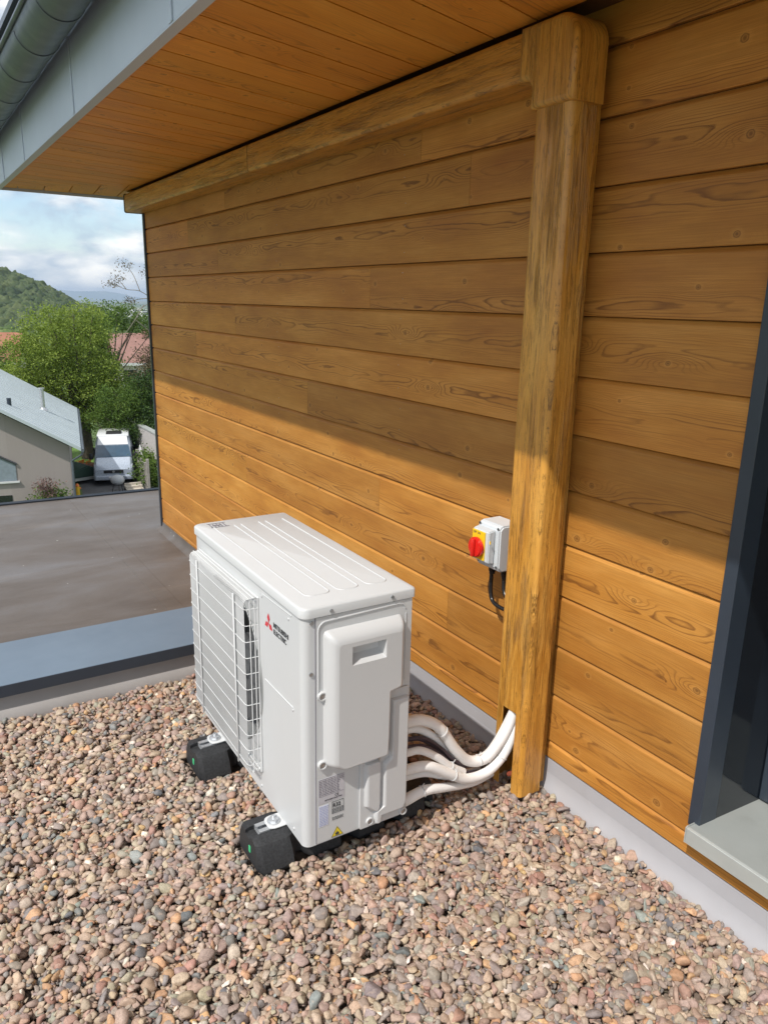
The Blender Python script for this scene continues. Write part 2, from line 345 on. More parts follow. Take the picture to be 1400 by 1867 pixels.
def gravel():
    # base stone shapes: sphere clipped by soft planes
    def ico(sub):
        bm = bmesh.new(); bmesh.ops.create_icosphere(bm, subdivisions=sub, radius=1)
        v = np.array([x.co[:] for x in bm.verts]); f = np.array([[q.index for q in x.verts] for x in bm.faces]); bm.free(); return v, f
    base = {k: ico(k) for k in (2, 3)}
    shapes = {2: [], 3: []}
    for s in range(26):
        K = rng.integers(7, 12); n = rng.normal(size=(K, 3)); n /= np.linalg.norm(n, axis=1)[:, None]; h = rng.uniform(.45, .95, K); pw = rng.uniform(18, 44)
        for k in (2, 3):
            d = base[k][0]; q = np.clip(d @ n.T, 1e-4, None) / h
            r = (q ** pw).sum(1) ** (-1 / pw); r = np.clip(r, .42, 1.3); shapes[k].append(d * r[:, None])
    pal = np.array([(.40, .275, .205), (.44, .33, .23), (.38, .29, .225), (.34, .245, .205), (.47, .37, .26), (.32, .265, .22), (.29, .24, .215), (.41, .35, .25),
                    (.52, .31, .17), (.37, .21, .155), (.25, .225, .205), (.34, .32, .25), (.58, .38, .18), (.22, .23, .22), (.72, .64, .53), (.14, .145, .15), (.50, .40, .31), (.27, .30, .27)])
    w = np.array([12, 12, 10, 9, 8, 8, 7, 6, 4, 5, 5, 4, 1.6, 1.6, 2.2, 1.0, 8, 1.5]); w = w / w.sum()
    x0, x1, y0, y1 = -2.15, -.004, .30, 2.93; cell = .004
    nx, ny = int((x1 - x0) / cell) + 1, int((y1 - y0) / cell) + 1
    H = np.full((nx, ny), -.020)
    # slow undulation of the surface and the heap against the kerb
    N = 78000
    V = []; F = []; C = []; nv = 0
    xs = rng.uniform(x0 + .012, x1 - .012, N); ys = rng.uniform(y0 + .012, y1 - .012, N)
    for i in range(N):
        a = np.clip(rng.lognormal(math.log(.0092), .32), .0050, .018); bb = a * rng.uniform(.62, .95); cc = a * rng.uniform(.34, .64)
        x, y = xs[i], ys[i]
        # the rubber feet and the trunking stand in the gravel
        if -.985 < x < -.38 and (1.665 < y < 1.835 or 2.165 < y < 2.335): continue
        ix, iy = int((x - x0) / cell), int((y - y0) / cell); rr = max(1, int(bb / cell))
        sl = H[max(0, ix - rr):ix + rr + 1, max(0, iy - rr):iy + rr + 1]
        top = np.quantile(sl, .6)
        if top > .003 + rng.uniform(-.006, .004): continue
        z = top + cc * .45
        sl[:] = np.maximum(sl, z + cc * .6)
        # far stones can be lighter meshes
        lod = 3 if (top > -.010 and y < 1.45) else 2
        S = shapes[lod][rng.integers(0, 26)] * np.array([a, bb, cc]) * 1.2
        yaw = rng.uniform(0, 2 * math.pi); til = rng.normal(0, .30, 2) if rng.random() > .22 else rng.normal(0, 1.0, 2)
        q = Matrix.Rotation(yaw, 3, 'Z') @ Matrix.Rotation(til[0], 3, 'X') @ Matrix.Rotation(til[1], 3, 'Y')
        S = S @ np.array(q).T + np.array([x, y, z])
        V.append(S); F.append(base[lod][1] + nv); nv += len(S)
        cc_ = (pal[rng.choice(len(pal), p=w)] * np.array([.96, .935, .945]) + .022) * rng.uniform(.82, 1.18) * rng.uniform(.96, 1.04, 3)
        C.append(np.tile(np.append(cc_, 1.0), (len(S), 1)))
    V = np.concatenate(V).astype(np.float32); F = np.concatenate(F).astype(np.int32); C = np.clip(np.concatenate(C), 0, 1).astype(np.float32)
    me = bpy.data.meshes.new('gravel'); me.vertices.add(len(V)); me.vertices.foreach_set('co', V.ravel())
    me.loops.add(F.size); me.loops.foreach_set('vertex_index', F.ravel()); me.polygons.add(len(F)); me.polygons.foreach_set('loop_start', np.arange(0, F.size, 3, dtype=np.int32))
    try: me.polygons.foreach_set('loop_total', np.full(len(F), 3, dtype=np.int32))
    except Exception: pass
    me.polygons.foreach_set('use_smooth', np.ones(len(F), dtype=bool))
    at = me.attributes.new('stone', 'FLOAT_COLOR', 'POINT'); at.data.foreach_set('color', C.ravel())
    me.update(); me.materials.append(M['gravel']); o = bpy.data.objects.new('gravel', me); col.objects.link(o)
    tag(o, 'loose pink brown and grey river gravel covering the terrace', 'gravel', kind='stuff')
    print('stones verts', len(V))
gravel()

# parapet kerb between the terrace and the lower roof
par = empty('parapet_wall', (-2.0, 2.93, 0)); tag(par, 'low parapet kerb with blue grey metal coping at the far edge of the gravel', 'parapet')
L0, L1 = -2.5, 1.995
b = MB(); pr = [(-.045, -.027), (-.042, .012), (-.028, .038), (-.008, .055), (.0, .075), (.0, .118), (.33, .118), (.33, -.29), (.0, -.29)]
b.prism(pr, 0, L0, L1); b.build('upstand', plain('kerb_membrane', (.31, .295, .285), .62, var=.1, scale=3, dirt=((.22, .20, .18), 6, .58, .4)), par, 40)
b = MB(); b.prism([(-.036, .098), (-.036, .148), (.352, .152), (.352, .098), (.346, .098), (.346, .120), (-.030, .120), (-.030, .098)], 0, L0, L1, .002, 1); b.build('coping', M['coping'], par, 30)
b = MB(); b.box((L0, -.0385, .100), (L1, -.0362, .1465)); b.build('coping_lip', M['anthracite'], par)

# lower roof beyond the parapet
rf = empty('flat_roof', (0, 5.2, -.25)); tag(rf, 'stained grey membrane flat roof beyond the parapet coping', 'roof')
b = MB(); b.prism([(-9, -1.95), (.0, -1.95), (3.2, -1.95), (3.2, 1.7), (.35, 1.995), (-9, 2.44)], 2, -.12, 0.0); b.build('membrane', M['membrane'], rf)
b = MB(); b.tube([(-9, 2.44, .008), (.35, 1.995, .008), (3.2, 1.70, .008)], .019, 6, 0); b.build('edge_trim', M['anthracite'], rf)
b = MB(); b.prism([(-8.95, -1.94), (3.1, -1.94), (3.1, 1.6), (.35, 1.95), (-8.95, 2.39)], 2, -8.3, -.125); b.build('wall', M['plinth'], rf)
for xx in (-.42, -1.45, -2.5):
    b = MB(); b.prism([(xx - .05, .0), (xx - .049, .0022), (xx + .05, .0022), (xx + .053, .0)], 1, -1.94, 2.0 if xx > -1 else 2.03); b.build('lap_seam', M['membrane'], rf)
# membrane turned up against the timber wall
b = MB(); b.prism([(-.05, .0), (-.022, .012), (-.008, .035), (-.004, .06), (.012, .06), (.012, 0)], 1, -1.93, .71); b.build('upturn', M['membrane'], rf, 40)

# ================================================================ THE TIMBER HOUSE
house = empty('timber_house', (0, 0, 0)); tag(house, 'house wall clad in horizontal stained timber boards under a wide boarded eave', 'house')
Gz = [round(1.546 + 1.65 * (.286975 - k * .101622), 4) for k in range(-2, 15)]       # top of each board, index k+2
def strip(b, zt, zb, y0, y1, bid):
    pr = [(.013, zt), (.011, zt - .001), (.0015, zt - .0105), (0, zt - .014), (0, zb + .0035), (.0012, zb + .0018), (.013, zb + .0016)]
    zc = .5 * (zt + zb); n = len(pr)
    vs = [(x, y, z) for y in (y0, y1) for x, z in pr]
    fs = [(i, i + 1, n + i + 1, n + i) for i in range(n - 1)] + [tuple(range(n))[::-1], tuple(range(n, 2 * n))]
    b.add(vs, fs, lambda p: (p[1], p[2] - zc, bid))
YF, YE, YN, YP = 5.888, 5.888, 1.033, 2.93
joints = {-2: [5.13, 3.1], -1: [4.3, 2.4], 0: [2.115, 4.95], 1: [3.54 + .9], 2: [2.731], 3: [4.2], 4: [4.879], 5: [3.3], 6: [4.6], 7: [2.634], 8: [4.1], 9: [2.133, 5.0], 10: [3.9], 11: [5.2], 12: [4.4], 13: [3.5]}
b = MB(); bid = 1
for k in range(-2, 14):
    zt = Gz[k + 2]; zb = Gz[k + 3]; ya = YN; yb = YE
    if k == -2: zt = 2.30
    if k >= 11: ya = YP + .35 if k > 11 else YN
    if k == 13: zb = -.225
    if k == 11:
        # the lowest board of the terrace side is cut down to a narrow strip
        strip(b, zt, .113, -1.0, YP, 200); strip(b, zt, zb, YP + .001, YE, 201); continue
    if k > 11: ya = YP + .001
    js = sorted([j for j in joints.get(k, []) if ya + .1 < j < yb - .1]); cuts = [ya] + js + [yb]
    for i in range(len(cuts) - 1):
        strip(b, zt, zb, cuts[i] + (.0006 if i else 0), cuts[i + 1] - .0006, bid); bid += 1
# boards above the door
for k in (-2,): strip(b, 2.30, Gz[1], -1.0, YN - .001, 180)
b.build('cladding', M['wall_wood'], house, attr=True)
b = MB(); b.box((.0135, 1.034, .105), (.16, YE - .012, 2.60)); b.box((.0135, YP + .01, -.236), (.16, YE - .012, .104)); b.box((.0135, -1.0, .105), (.16, 1.033, .199)); b.box((.0135, -1, 2.191), (.16, 1.033, 2.6)); b.build('wall', M['back_wood'], house)
# tiny nail heads in rows
b = MB()
for yy in (2.50, 3.62, 4.75):
    for k in range(-1, 7):
        for dz in (.035, .125):
            b.cyl((-.0004, yy + random.uniform(-.012, .012), Gz[k + 2] - dz + random.uniform(-.004, .004)), (1, 0, 0), .0015, .002, 6)
o = b.build('nail_heads', M['screw'], house); o['kind'] = 'stuff'
b = MB(); b.box((-.014, YE - .004, -.237), (.018, YE + .020, 2.262)); b.box((.018, YE - .002, -.237), (.05, YE + .018, 2.262)); b.build('corner_trim', M['anthracite'], house)
b = MB(); b.box((-.006, YP + .36, -.247), (.012, YE - .006, -.2265)); b.build('base_trim', M['anthracite'], house)
b = MB(); b.prism([(.004, -.12), (.004, .108), (.05, .108), (.05, -.12)], 1, -2.4, 2.925); 
b.prism([(-.028, -.03), (-.012, .004), (.001, .03), (.0035, .06), (.0035, -.03)], 1, -2.4, 2.90); b.build('plinth', M['plinth'], house, 50)

# soffit: boards meeting at a mitre, run slightly askew to the wall
def clip(poly, n, d):
    out = []
    for i in range(len(poly)):
        p, q = poly[i], poly[(i + 1) % len(poly)]; a = p[0] * n[0] + p[1] * n[1] - d; c = q[0] * n[0] + q[1] * n[1] - d
        if a >= 0: out.append(p)
        if (a >= 0) != (c >= 0):
            s = a / (a - c); out.append((p[0] + (q[0] - p[0]) * s, p[1] + (q[1] - p[1]) * s))
    return out
ZS = 2.265
def boards(b, poly, direction, pitch, bid0):
    dx, dy = direction; L = math.hypot(dx, dy); dx /= L; dy /= L; nx, ny = -dy, dx
    ds = [p[0] * nx + p[1] * ny for p in poly]; k = math.floor(min(ds) / pitch)
    while k * pitch < max(ds):
        a = k * pitch + .0035; c = (k + 1) * pitch - .0035; pl = clip(clip(poly, (nx, ny), a), (-nx, -ny), -c)
        if len(pl) > 2:
            bm = bmesh.new(); A = [bm.verts.new((p[0], p[1], ZS)) for p in pl]; B = [bm.verts.new((p[0], p[1], ZS + .014)) for p in pl]; n = len(pl)
            bm.faces.new(A); bm.faces.new(B[::-1])
            for i in range(n): bm.faces.new((A[i], B[i], B[(i + 1) % n], A[(i + 1) % n]))
            bmesh.ops.remove_doubles(bm, verts=bm.verts[:], dist=1e-5); bmesh.ops.recalc_face_normals(bm, faces=bm.faces[:])
            mid = .5 * (a + c); bb = bid0 + k
            b.addbm(bm, lambda p: (p[0] * dx + p[1] * dy, p[0] * nx + p[1] * ny - mid, bb))
        k += 1
b = MB()
boards(b, [(-.888, -1.2), (-.112, -1.2), (-.112, 5.51), (-.888, 6.27)], (1, .29), .168, 300)
boards(b, [(-.888, 6.27), (-.112, 5.51), (-.112, 6.27)], (.12, 1), .168, 400)
boards(b, [(-.111, 5.93), (2.2, 5.93), (2.2, 6.27), (-.111, 6.27)], (.12, 1), .168, 400)
b.build('soffit', M['soffit_wood'], house, attr=True)
b = MB(); b.box((-.90, -1.6, 2.282), (3.0, 6.285, 2.56)); b.build('roof', M['back_wood'], house)
b = MB(); b.box((-1.12, -1.6, 2.585), (3.1, 6.36, 2.61)); b.build('roof_sheet', M['gutter'], house)
# fascia with standing seams
b = MB(); b.box((-.916, -1.7, 2.252), (-.9015, 6.30, 2.58)); b.box((-.916, -1.7, 2.246), (-.880, 6.30, 2.2515)); b.box((-.8795, 6.287, 2.248), (3.0, 6.302, 2.58)); b.build('fascia', M['fascia'], house)
for yy in (.95, 2.245, 3.53, 4.87, 5.73):
    b = MB(); b.box((-.9215, yy - .004, 2.2515), (-.9162, yy + .004, 2.58), .001, 1); b.box((-.9185, yy + .0042, 2.2515), (-.9162, yy + .03, 2.58)); b.build('fascia_seam', M['fascia'], house)
# gutter: half-round channel with brackets
gx, gz, gr = -1.026, 2.530, .086
b = MB(); pr = []
for i in range(19):
    a = math.pi + math.pi * i / 18; pr.append((gx + gr * math.cos(a), gz + gr * math.sin(a)))
for i in range(19):
    a = 2 * math.pi - math.pi * i / 18; pr.append((gx + (gr - .003) * math.cos(a), gz + (gr - .003) * math.sin(a)))
n = len(pr); vs = [(x, y, z) for y in (-1.7, 6.34) for x, z in pr]; b.add(vs, [(i, (i + 1) % n, n + (i + 1) % n, n + i) for i in range(n)])
b.tube([(gx - gr - .006, -1.7, gz + .004), (gx - gr - .006, 6.34, gz + .004)], .009, 10, 0)
gut = b.build('gutter', M['gutter'], house, 50)
for yy in [-.6 + .462 * i for i in range(15)]:
    b = MB(); ring = []
    for i in range(25):
        a = math.pi * 1.06 + math.pi * .96 * i / 24; ring.append((gx + (gr + .0012) * math.cos(a), gz + (gr + .0012) * math.sin(a)))
    for (ya, yb, th) in ((yy - .014, yy + .014, .0012),):
        vs = []; 
        for (x, z) in ring:
            dx, dz = x - gx, z - gz; L = math.hypot(dx, dz)
            for y in (ya, yb):
                vs.append((x, y, z)); vs.append((x + dx / L * th, y, z + dz / L * th))
        fs = []
        for i in range(len(ring) - 1):
            o_ = 4 * i; fs += [(o_ + 1, o_ + 3, o_ + 7, o_ + 5), (o_, o_ + 4, o_ + 6, o_ + 2), (o_, o_ + 1, o_ + 5, o_ + 4), (o_ + 2, o_ + 6, o_ + 7, o_ + 3)]
        b.add(vs, fs)
    b.build('gutter_bracket', M['gutter'], gut, 40)

# door / window opening at the right
b = MB(); b.prism([(-.012, .998), (-.012, 1.032), (.01, 1.0335), (.06, 1.0335), (.06, .998)], 2, .214, 2.19, .0015, 1); b.box((-.012, -1.0, 2.150), (.06, .9975, 2.19)); fr = b.build('door_frame', M['anthracite'], house)
b = MB(); b.box((.0605, .999, .206), (.30, 1.03, 2.19)); b.build('reveal', M['reveal'], fr)
b = MB(); b.box((.255, .945, .214), (.299, .9985, 2.15), .003, 1); b.build('sash', M['anthracite'], fr)
b = MB(); b.box((.272, -1.0, .214), (.29, .944, 2.15)); b.build('glass_pane', M['glass'], fr)
b = MB(); b.box((.301, -1.2, -.1), (.33, 5.8, 2.28)); b.build('inner_wall', M['back_wood'], house)
b = MB(); b.prism([(-.047, .184), (-.047, .228), (-.040, .2305), (.30, .206), (.30, .2015), (-.038, .2255), (-.043, .184)], 1, -1.0, 1.010, .0008, 1)
b.prism([(-.047, .184), (-.047, .228), (-.040, .2315), (.012, .2285), (.012, .184)], 1, 1.0102, 1.0135); b.build('sill', M['aluminium'], house)

# ================================================================ CABLE TRUNKING
tr = empty('cable_trunking', (-.09, 1.615, 0)); tag(tr, 'wood effect square trunking climbing the timber wall and turning left under the eave', 'trunking')
def TL(b, M_=None): return b
def toff(vs): return [(v[0] + .09, v[1] - 1.615, v[2]) for v in vs]
def tbuild(b, name, mat, sm=40, parent=tr, attr=True):
    b.v = toff(b.v); return b.build(name, mat, parent, sm, attr)
gv = lambda bid: (lambda p: (p[2], (p[1] - 1.615) + .9 * (p[0] + .09), bid))
gh = lambda bid: (lambda p: (p[1], (p[2] - 2.18) + .9 * (p[0] + .09), bid))
# cover of the upright: front and two cheeks; the lower left corner is cut away for the pipes
fx, y0_, y1_ = -.131, 1.546, 1.686
b = MB()
def chan(b, z0, z1, ya, yb, bid, front=True):
    """U-shaped cover, rounded front corners"""
    r = .017; pr = [(-.044, ya)]
    for i in range(7):
        a = math.pi * 1.5 - math.pi / 2 * i / 6; pr.append((fx + r + r * math.cos(a), ya + r + r * math.sin(a)))
    for i in range(7):
        a = math.pi - math.pi / 2 * i / 6; pr.append((fx + r + r * math.cos(a), yb - r + r * math.sin(a)))
    pr.append((-.044, yb)); inn = []
    th = .0035
    inn = [(-.044, yb - th), (fx + th + .012, yb - th), (fx + th, yb - th - .012), (fx + th, ya + th + .012), (fx + th + .012, ya + th), (-.044, ya + th)]
    b.prism(pr + inn, 2, z0, z1, attr=gv(bid))
chan(b, .297, 2.052, y0_, y1_, 501)
r = .017; pr = [(-.044, y0_)]
for i in range(7):
    a = math.pi * 1.5 - math.pi / 2 * i / 6; pr.append((fx + r + r * math.cos(a), y0_ + r + r * math.sin(a)))
pr += [(fx, 1.588), (fx + .0035, 1.588), (fx + .0035, y0_ + .016), (fx + .016, y0_ + .0035), (-.044, y0_ + .0035)]
b.prism(pr, 2, .012, .2968, attr=gv(501))
pr = [(-.044, y1_), (-.044, y1_ - .0035), (fx + .016, y1_ - .0035), (fx + .0035, y1_ - .016), (fx + .0035, 1.650), (fx, 1.650)]
for i in range(7):
    a = math.pi - math.pi / 2 * i / 6; pr.append((fx + r + r * math.cos(a), y1_ - r + r * math.sin(a)))
b.prism(pr, 2, .012, .2968, attr=gv(501))
# torn lip of the cut-out
tbuild(b, 'cover', M['trunk_wood'])
b = MB(); b.box((-.0435, 1.572, .02), (-.002, 1.6845, 2.10), attr=gv(502)); tbuild(b, 'base', M['trunk_wood'], 30)

# horizontal run
def hprof(zb, zt, fx=-.131, r=.015):
    pr = [(-.002, zb + .003), ]
    pr = [(-.002, zb)]
    for i in range(7):
        a = math.pi * 1.5 - math.pi / 2 * i / 6; pr.append((fx + r + r * math.cos(a), zb + r + r * math.sin(a)))
    for i in range(7):
        a = math.pi - math.pi / 2 * i / 6; pr.append((fx + r + r * math.cos(a), zt - r + r * math.sin(a)))
    pr.append((-.002, zt)); return pr
b = MB(); b.prism(hprof(2.124, 2.246), 1, 1.74, 3.647, attr=gh(510)); tbuild(b, 'horizontal_cover', M['trunk_wood'])
b = MB(); b.prism(hprof(2.126, 2.244), 1, 3.6472, 3.6535); tbuild(b, 'joint', M['back_wood'], attr=False)
b = MB(); b.prism(hprof(2.124, 2.246), 1, 3.654, 5.905, attr=gh(511)); tbuild(b, 'horizontal_cover', M['trunk_wood'])
b = MB(); b.prism(hprof(2.121, 2.249, -.134), 1, 5.9055, 5.925, .002, 1); tbuild(b, 'end_cap', M['anthracite'], attr=False)
# elbow fitting
pl = [(1.746, 2.118), (1.746, 2.249), (1.60, 2.249)]
for i in range(1, 8):
    a = math.pi / 2 + math.pi / 2 * i / 8; pl.append((1.60 + .066 * math.cos(a), 2.183 + .066 * math.sin(a)))
pl += [(1.534, 2.18), (1.534, 2.043), (1.693, 2.043), (1.693, 2.085)]
for i in range(1, 6):
    a = math.pi - math.pi / 2 * i / 6; pl.append((1.72 + .027 * math.cos(a), 2.088 + .030 * math.sin(a)))
def offset_poly(P, d):
    out = []; N = len(P); area = sum(P[i][0] * P[(i + 1) % N][1] - P[(i + 1) % N][0] * P[i][1] for i in range(N)); sg = 1 if area > 0 else -1
    for i in range(N):
        p0, p1, p2 = Vector(P[i - 1]), Vector(P[i]), Vector(P[(i + 1) % N]); e1 = (p1 - p0).normalized(); e2 = (p2 - p1).normalized(); n1_ = Vector((-e1.y, e1.x)) * sg; n2_ = Vector((-e2.y, e2.x)) * sg; mm_ = (n1_ + n2_); mm_ = mm_ / max(.6, mm_.dot(n1_)); out.append(tuple(p1 + mm_ * d))
    return out
be = MB(); vs = []; n = len(pl); lv = [(-.036, 0), (-.130, 0)]
for i in range(1, 6):
    a = math.pi / 2 * i / 5; lv.append((-.130 - .015 * math.sin(a), .015 * (1 - math.cos(a))))
for (x, d) in lv: vs += [(x, p[0], p[1]) for p in (offset_poly(pl, d) if d else pl)]
fs = [(j * n + i, j * n + (i + 1) % n, (j + 1) * n + (i + 1) % n, (j + 1) * n + i) for j in range(len(lv) - 1) for i in range(n)]
ea = lambda p: (p[2], (p[1] - 1.615) + .9 * (p[0] + .09), 520)
be.add(vs, fs, ea); bm = bmesh.new(); vv = [bm.verts.new(q) for q in vs[-n:]]; es = [bm.edges.new((vv[i], vv[(i + 1) % n])) for i in range(n)]; bmesh.ops.triangle_fill(bm, use_beauty=True, edges=es); be.addbm(bm, ea)
tbuild(be, 'elbow', M['trunk_wood'], 55)

# ================================================================ AIR CONDITIONER
UO = Vector((-.867, 1.602, .089)); UR = -.0122
ac = empty('air_conditioner', UO, UR); tag(ac, 'cream white outdoor air conditioning unit with wire fan grille on the gravel', 'air conditioner')
W_, D_, H_ = .852, .333, .683
def rrect(x0, y0, x1, y1, rs, n=6):
    """rounded rectangle, corners in order (x0,y0) (x1,y0) (x1,y1) (x0,y1)"""
    out = []
    for (cx_, cy_, a0, r) in ((x0, y0, 180, rs[0]), (x1, y0, 270, rs[1]), (x1, y1, 0, rs[2]), (x0, y1, 90, rs[3])):
        sx = 1 if cx_ == x0 else -1; sy = 1 if cy_ == y0 else -1
        for i in range(n + 1):
            a = R(a0 + 90 * i / n); out.append((cx_ + sx * r + r * math.cos(a), cy_ + sy * r + r * math.sin(a)))
    return out
body = rrect(0, 0, D_, W_, (.022, .006, .006, .022))
cyc, czc, hr = .535, .355, .262          # fan opening centre (y, z), radius
b = MB(); n = len(body); z0, z1 = 0.0, H_
vs = [(x, y, z0) for x, y in body] + [(x, y, z1) for x, y in body]; fs = []
for i in range(n):
    j = (i + 1) % n
    if body[i][0] < 1e-6 and body[j][0] < 1e-6: continue       # the flat front: replaced by the sheet with the round opening
    fs.append((i, j, n + j, n + i))
fs.append(tuple(range(n))[::-1]); b.add(vs, fs)
fy0, fy1 = .022, W_ - .022; K = 96; ringo = []; rect = []
angs = sorted([2 * math.pi * i / K for i in range(K)] + [math.atan2(z - czc, y - cyc) % (2 * math.pi) for y in (fy0, fy1) for z in (z0, z1)])
for a in angs:
    c_, s_ = math.cos(a), math.sin(a); tt = []
    if c_ > 1e-9: tt.append((fy1 - cyc) / c_)
    if c_ < -1e-9: tt.append((fy0 - cyc) / c_)
    if s_ > 1e-9: tt.append((z1 - czc) / s_)
    if s_ < -1e-9: tt.append((z0 - czc) / s_)
    q = min(tt); rect.append((0, cyc + c_ * q, czc + s_ * q)); ringo.append((0, cyc + c_ * hr, czc + s_ * hr))
n = len(angs); b.add(rect + ringo, [(i, n + i, n + (i + 1) % n, (i + 1) % n) for i in range(n)])
b.build('casing', M['white'], ac, 35)
# pressed lines on the front sheet
b = MB()
b.box((-.0022, .062, .6765), (0, .262, .6785), .0008, 1)
for (ya, za, yb, zb) in ((.064, .668, .262, .662), (.062, .404, .252, .402)):
    b.tube([(-.0006, ya, za), (-.0006, yb, zb)], .0016, 6, 0)
b.build('pressed_line', M['white'], ac, 60)
for (yy, zz_) in ((.262, .655), (.085, .652), (.064, .397), (.30, .02), (.068, .022)):
    b = MB(); b.cyl((-.001, yy, zz_), (1, 0, 0), .004, .004, 12, bev=.001); b.build('screw', M['white'], ac, 40)
# bell mouth, fan and dark inside
b = MB(); prof = [(-.0005, hr + .004), (-.004, hr + .001), (-.003, hr - .003), (.004, hr - .008), (.016, hr - .014), (.032, hr - .018), (.09, hr - .018)]
vs = []; K = 96
for (x, r_) in prof:
    for i in range(K): a = 2 * math.pi * i / K; vs.append((x, cyc + r_ * math.cos(a), czc + r_ * math.sin(a)))
b.add(vs, [(j * K + i, j * K + (i + 1) % K, (j + 1) * K + (i + 1) % K, (j + 1) * K + i) for j in range(len(prof) - 1) for i in range(K)]); b.build('bell_mouth', plain('grey_bell_mouth', (.30, .31, .31), .5), ac, 60)
b = MB(); b.box((.20, .05, .01), (.215, W_ - .05, H_ - .01)); b.build('coil', M['dark_inside'], ac)
fan = MB(); fan.cyl((.045, cyc, czc), (1, 0, 0), .062, .07, 40, bev=.008); fan = fan.build('fan', M['fan'], ac, 40)
for k in range(3):
    b = MB(); vs = []; nn = 12; mm = 8
    for j in range(mm + 1):
        r_ = .055 + (.222 - .055) * j / mm; sw = R(20) * (j / mm); wid = R(62 + 26 * j / mm)
        for i in range(nn + 1):
            f_ = i / nn; a = R(120 * k + 15) + sw + wid * (f_ - .5); vs.append((.075 - .075 * f_ - .012 * math.sin(math.pi * f_), cyc + r_ * math.cos(a), czc + r_ * math.sin(a)))
    fs = [(j * (nn + 1) + i, j * (nn + 1) + i + 1, (j + 1) * (nn + 1) + i + 1, (j + 1) * (nn + 1) + i) for j in range(mm) for i in range(nn)]
    b.add(vs, fs); b.build('fan_blade', M['fan'], fan, 60)
# wire grille
b = MB(); gy0, gy1, gz0, gz1, ge = .287, .792, .078, .640, -.042
def wire(pts, r): b.tube(pts, r, 6, 0)
nv_ = 66
for i in range(nv_):
    y = gy0 + .012 + (gy1 - gy0 - .024) * i / (nv_ - 1); wire([(-.001, y, gz0), (ge + .006, y, gz0 + .004), (ge, y, gz0 + .012), (ge, y, gz1 - .012), (ge + .006, y, gz1 - .004), (-.001, y, gz1)], .0013)
for i in range(11):
    z = gz0 + .03 + (gz1 - gz0 - .06) * i / 10; wire([(-.001, gy0, z), (ge + .002, gy0 + .003, z), (ge - .003, gy0 + .012, z), (ge - .003, gy1 - .012, z), (ge + .002, gy1 - .003, z), (-.001, gy1, z)], .0012)
for x in (-.014, -.028):
    for y in (gy0 + .001, gy1 - .001): wire([(x, y, gz0 + .006), (x, y, gz1 - .006)], .0014)
    for z in (gz0 + .001, gz1 - .001): wire([(x, gy0 + .006, z), (x, gy1 - .006, z)], .0014)
for y in (.366, .695): b.box((ge - .0075, y - .0035, gz0 + .004), (ge - .0035, y + .0035, gz1 - .004), .001, 1)
wire([(-.003, gy0, gz0), (-.003, gy0, gz1), (-.003, gy1, gz1), (-.003, gy1, gz0), (-.003, gy0, gz0)], .003)
b.build('grille', M['grillwire'], ac, 60)
# lid with pressed channels
b = MB(); lid = rrect(-.006, -.006, D_ + .006, W_ + .006, (.026, .010, .010, .026)); n = len(lid); zl, zt = H_ - .0005, H_ + .027; vs = []; 
cxm, cym = D_ / 2, W_ / 2
def inset(p, d): 
    x = p[0] + (d if p[0] < cxm else -d) * min(1, abs(p[0] - cxm) / (cxm - .03)); y = p[1] + (d if p[1] < cym else -d) * min(1, abs(p[1] - cym) / (cym - .03)); return (x, y)
for (z, d) in ((zl, 0), (zt - .006, 0), (zt - .0025, .0018), (zt, .006)):
    vs += [inset(p, d) + (z,) for p in lid]
fs = [(j * n + i, j * n + (i + 1) % n, (j + 1) * n + (i + 1) % n, (j + 1) * n + i) for j in range(3) for i in range(n)] + [tuple(3 * n + i for i in range(n)), tuple(range(n))[::-1]]
b.add(vs, fs); ld = b.build('lid', M['white'], ac, 45)
for (xa, xb) in ((.046, .118), (.142, .206), (.232, .296)):
    r_ = .020; path = [(xa, .782, zt - .0002), (xa, .090, zt - .0002)]
    for i in range(1, 7):
        a = math.pi + math.pi / 2 * i / 6; path.append((xa + r_ + r_ * math.cos(a), .090 + r_ * math.sin(a), zt - .0002))
    for i in range(7):
        a = 1.5 * math.pi + math.pi / 2 * i / 6; path.append((xb - r_ + r_ * math.cos(a), .090 + r_ * math.sin(a), zt - .0002))
    path.append((xb, .782, zt - .0002)); b = MB(); b.tube(path, .0022, 8, 0); b.build('lid_rib', M['white'], ld, 60)
for (x, z) in ((.078, .694), (.262, .696)):
    b = MB(); b.cyl((x, -.0075, z), (0, 1, 0), .0048, .005, 14, bev=.001); b.build('screw', M['screw'], ac, 40)
# small caution sticker on the lid
b = MB(); sx, sy = .040, .805; zz1 = zt + .0006
for k in range(5): b.box((sx + .012 * k, sy - .022, zz1), (sx + .012 * k + .004, sy + .022 - .006 * (k % 2), zz1 + .0003))
b.box((sx - .004, sy - .024, zz1 + .0004), (sx + .06, sy - .021, zz1 + .0007)); b.box((sx - .004, sy + .021, zz1 + .0004), (sx + .06, sy + .024, zz1 + .0007)); b.box((sx + .008, sy - .006, zz1 + .0004), (sx + .04, sy + .004, zz1 + .0007))
b.build('lid_sticker', M['greyink'], ld)

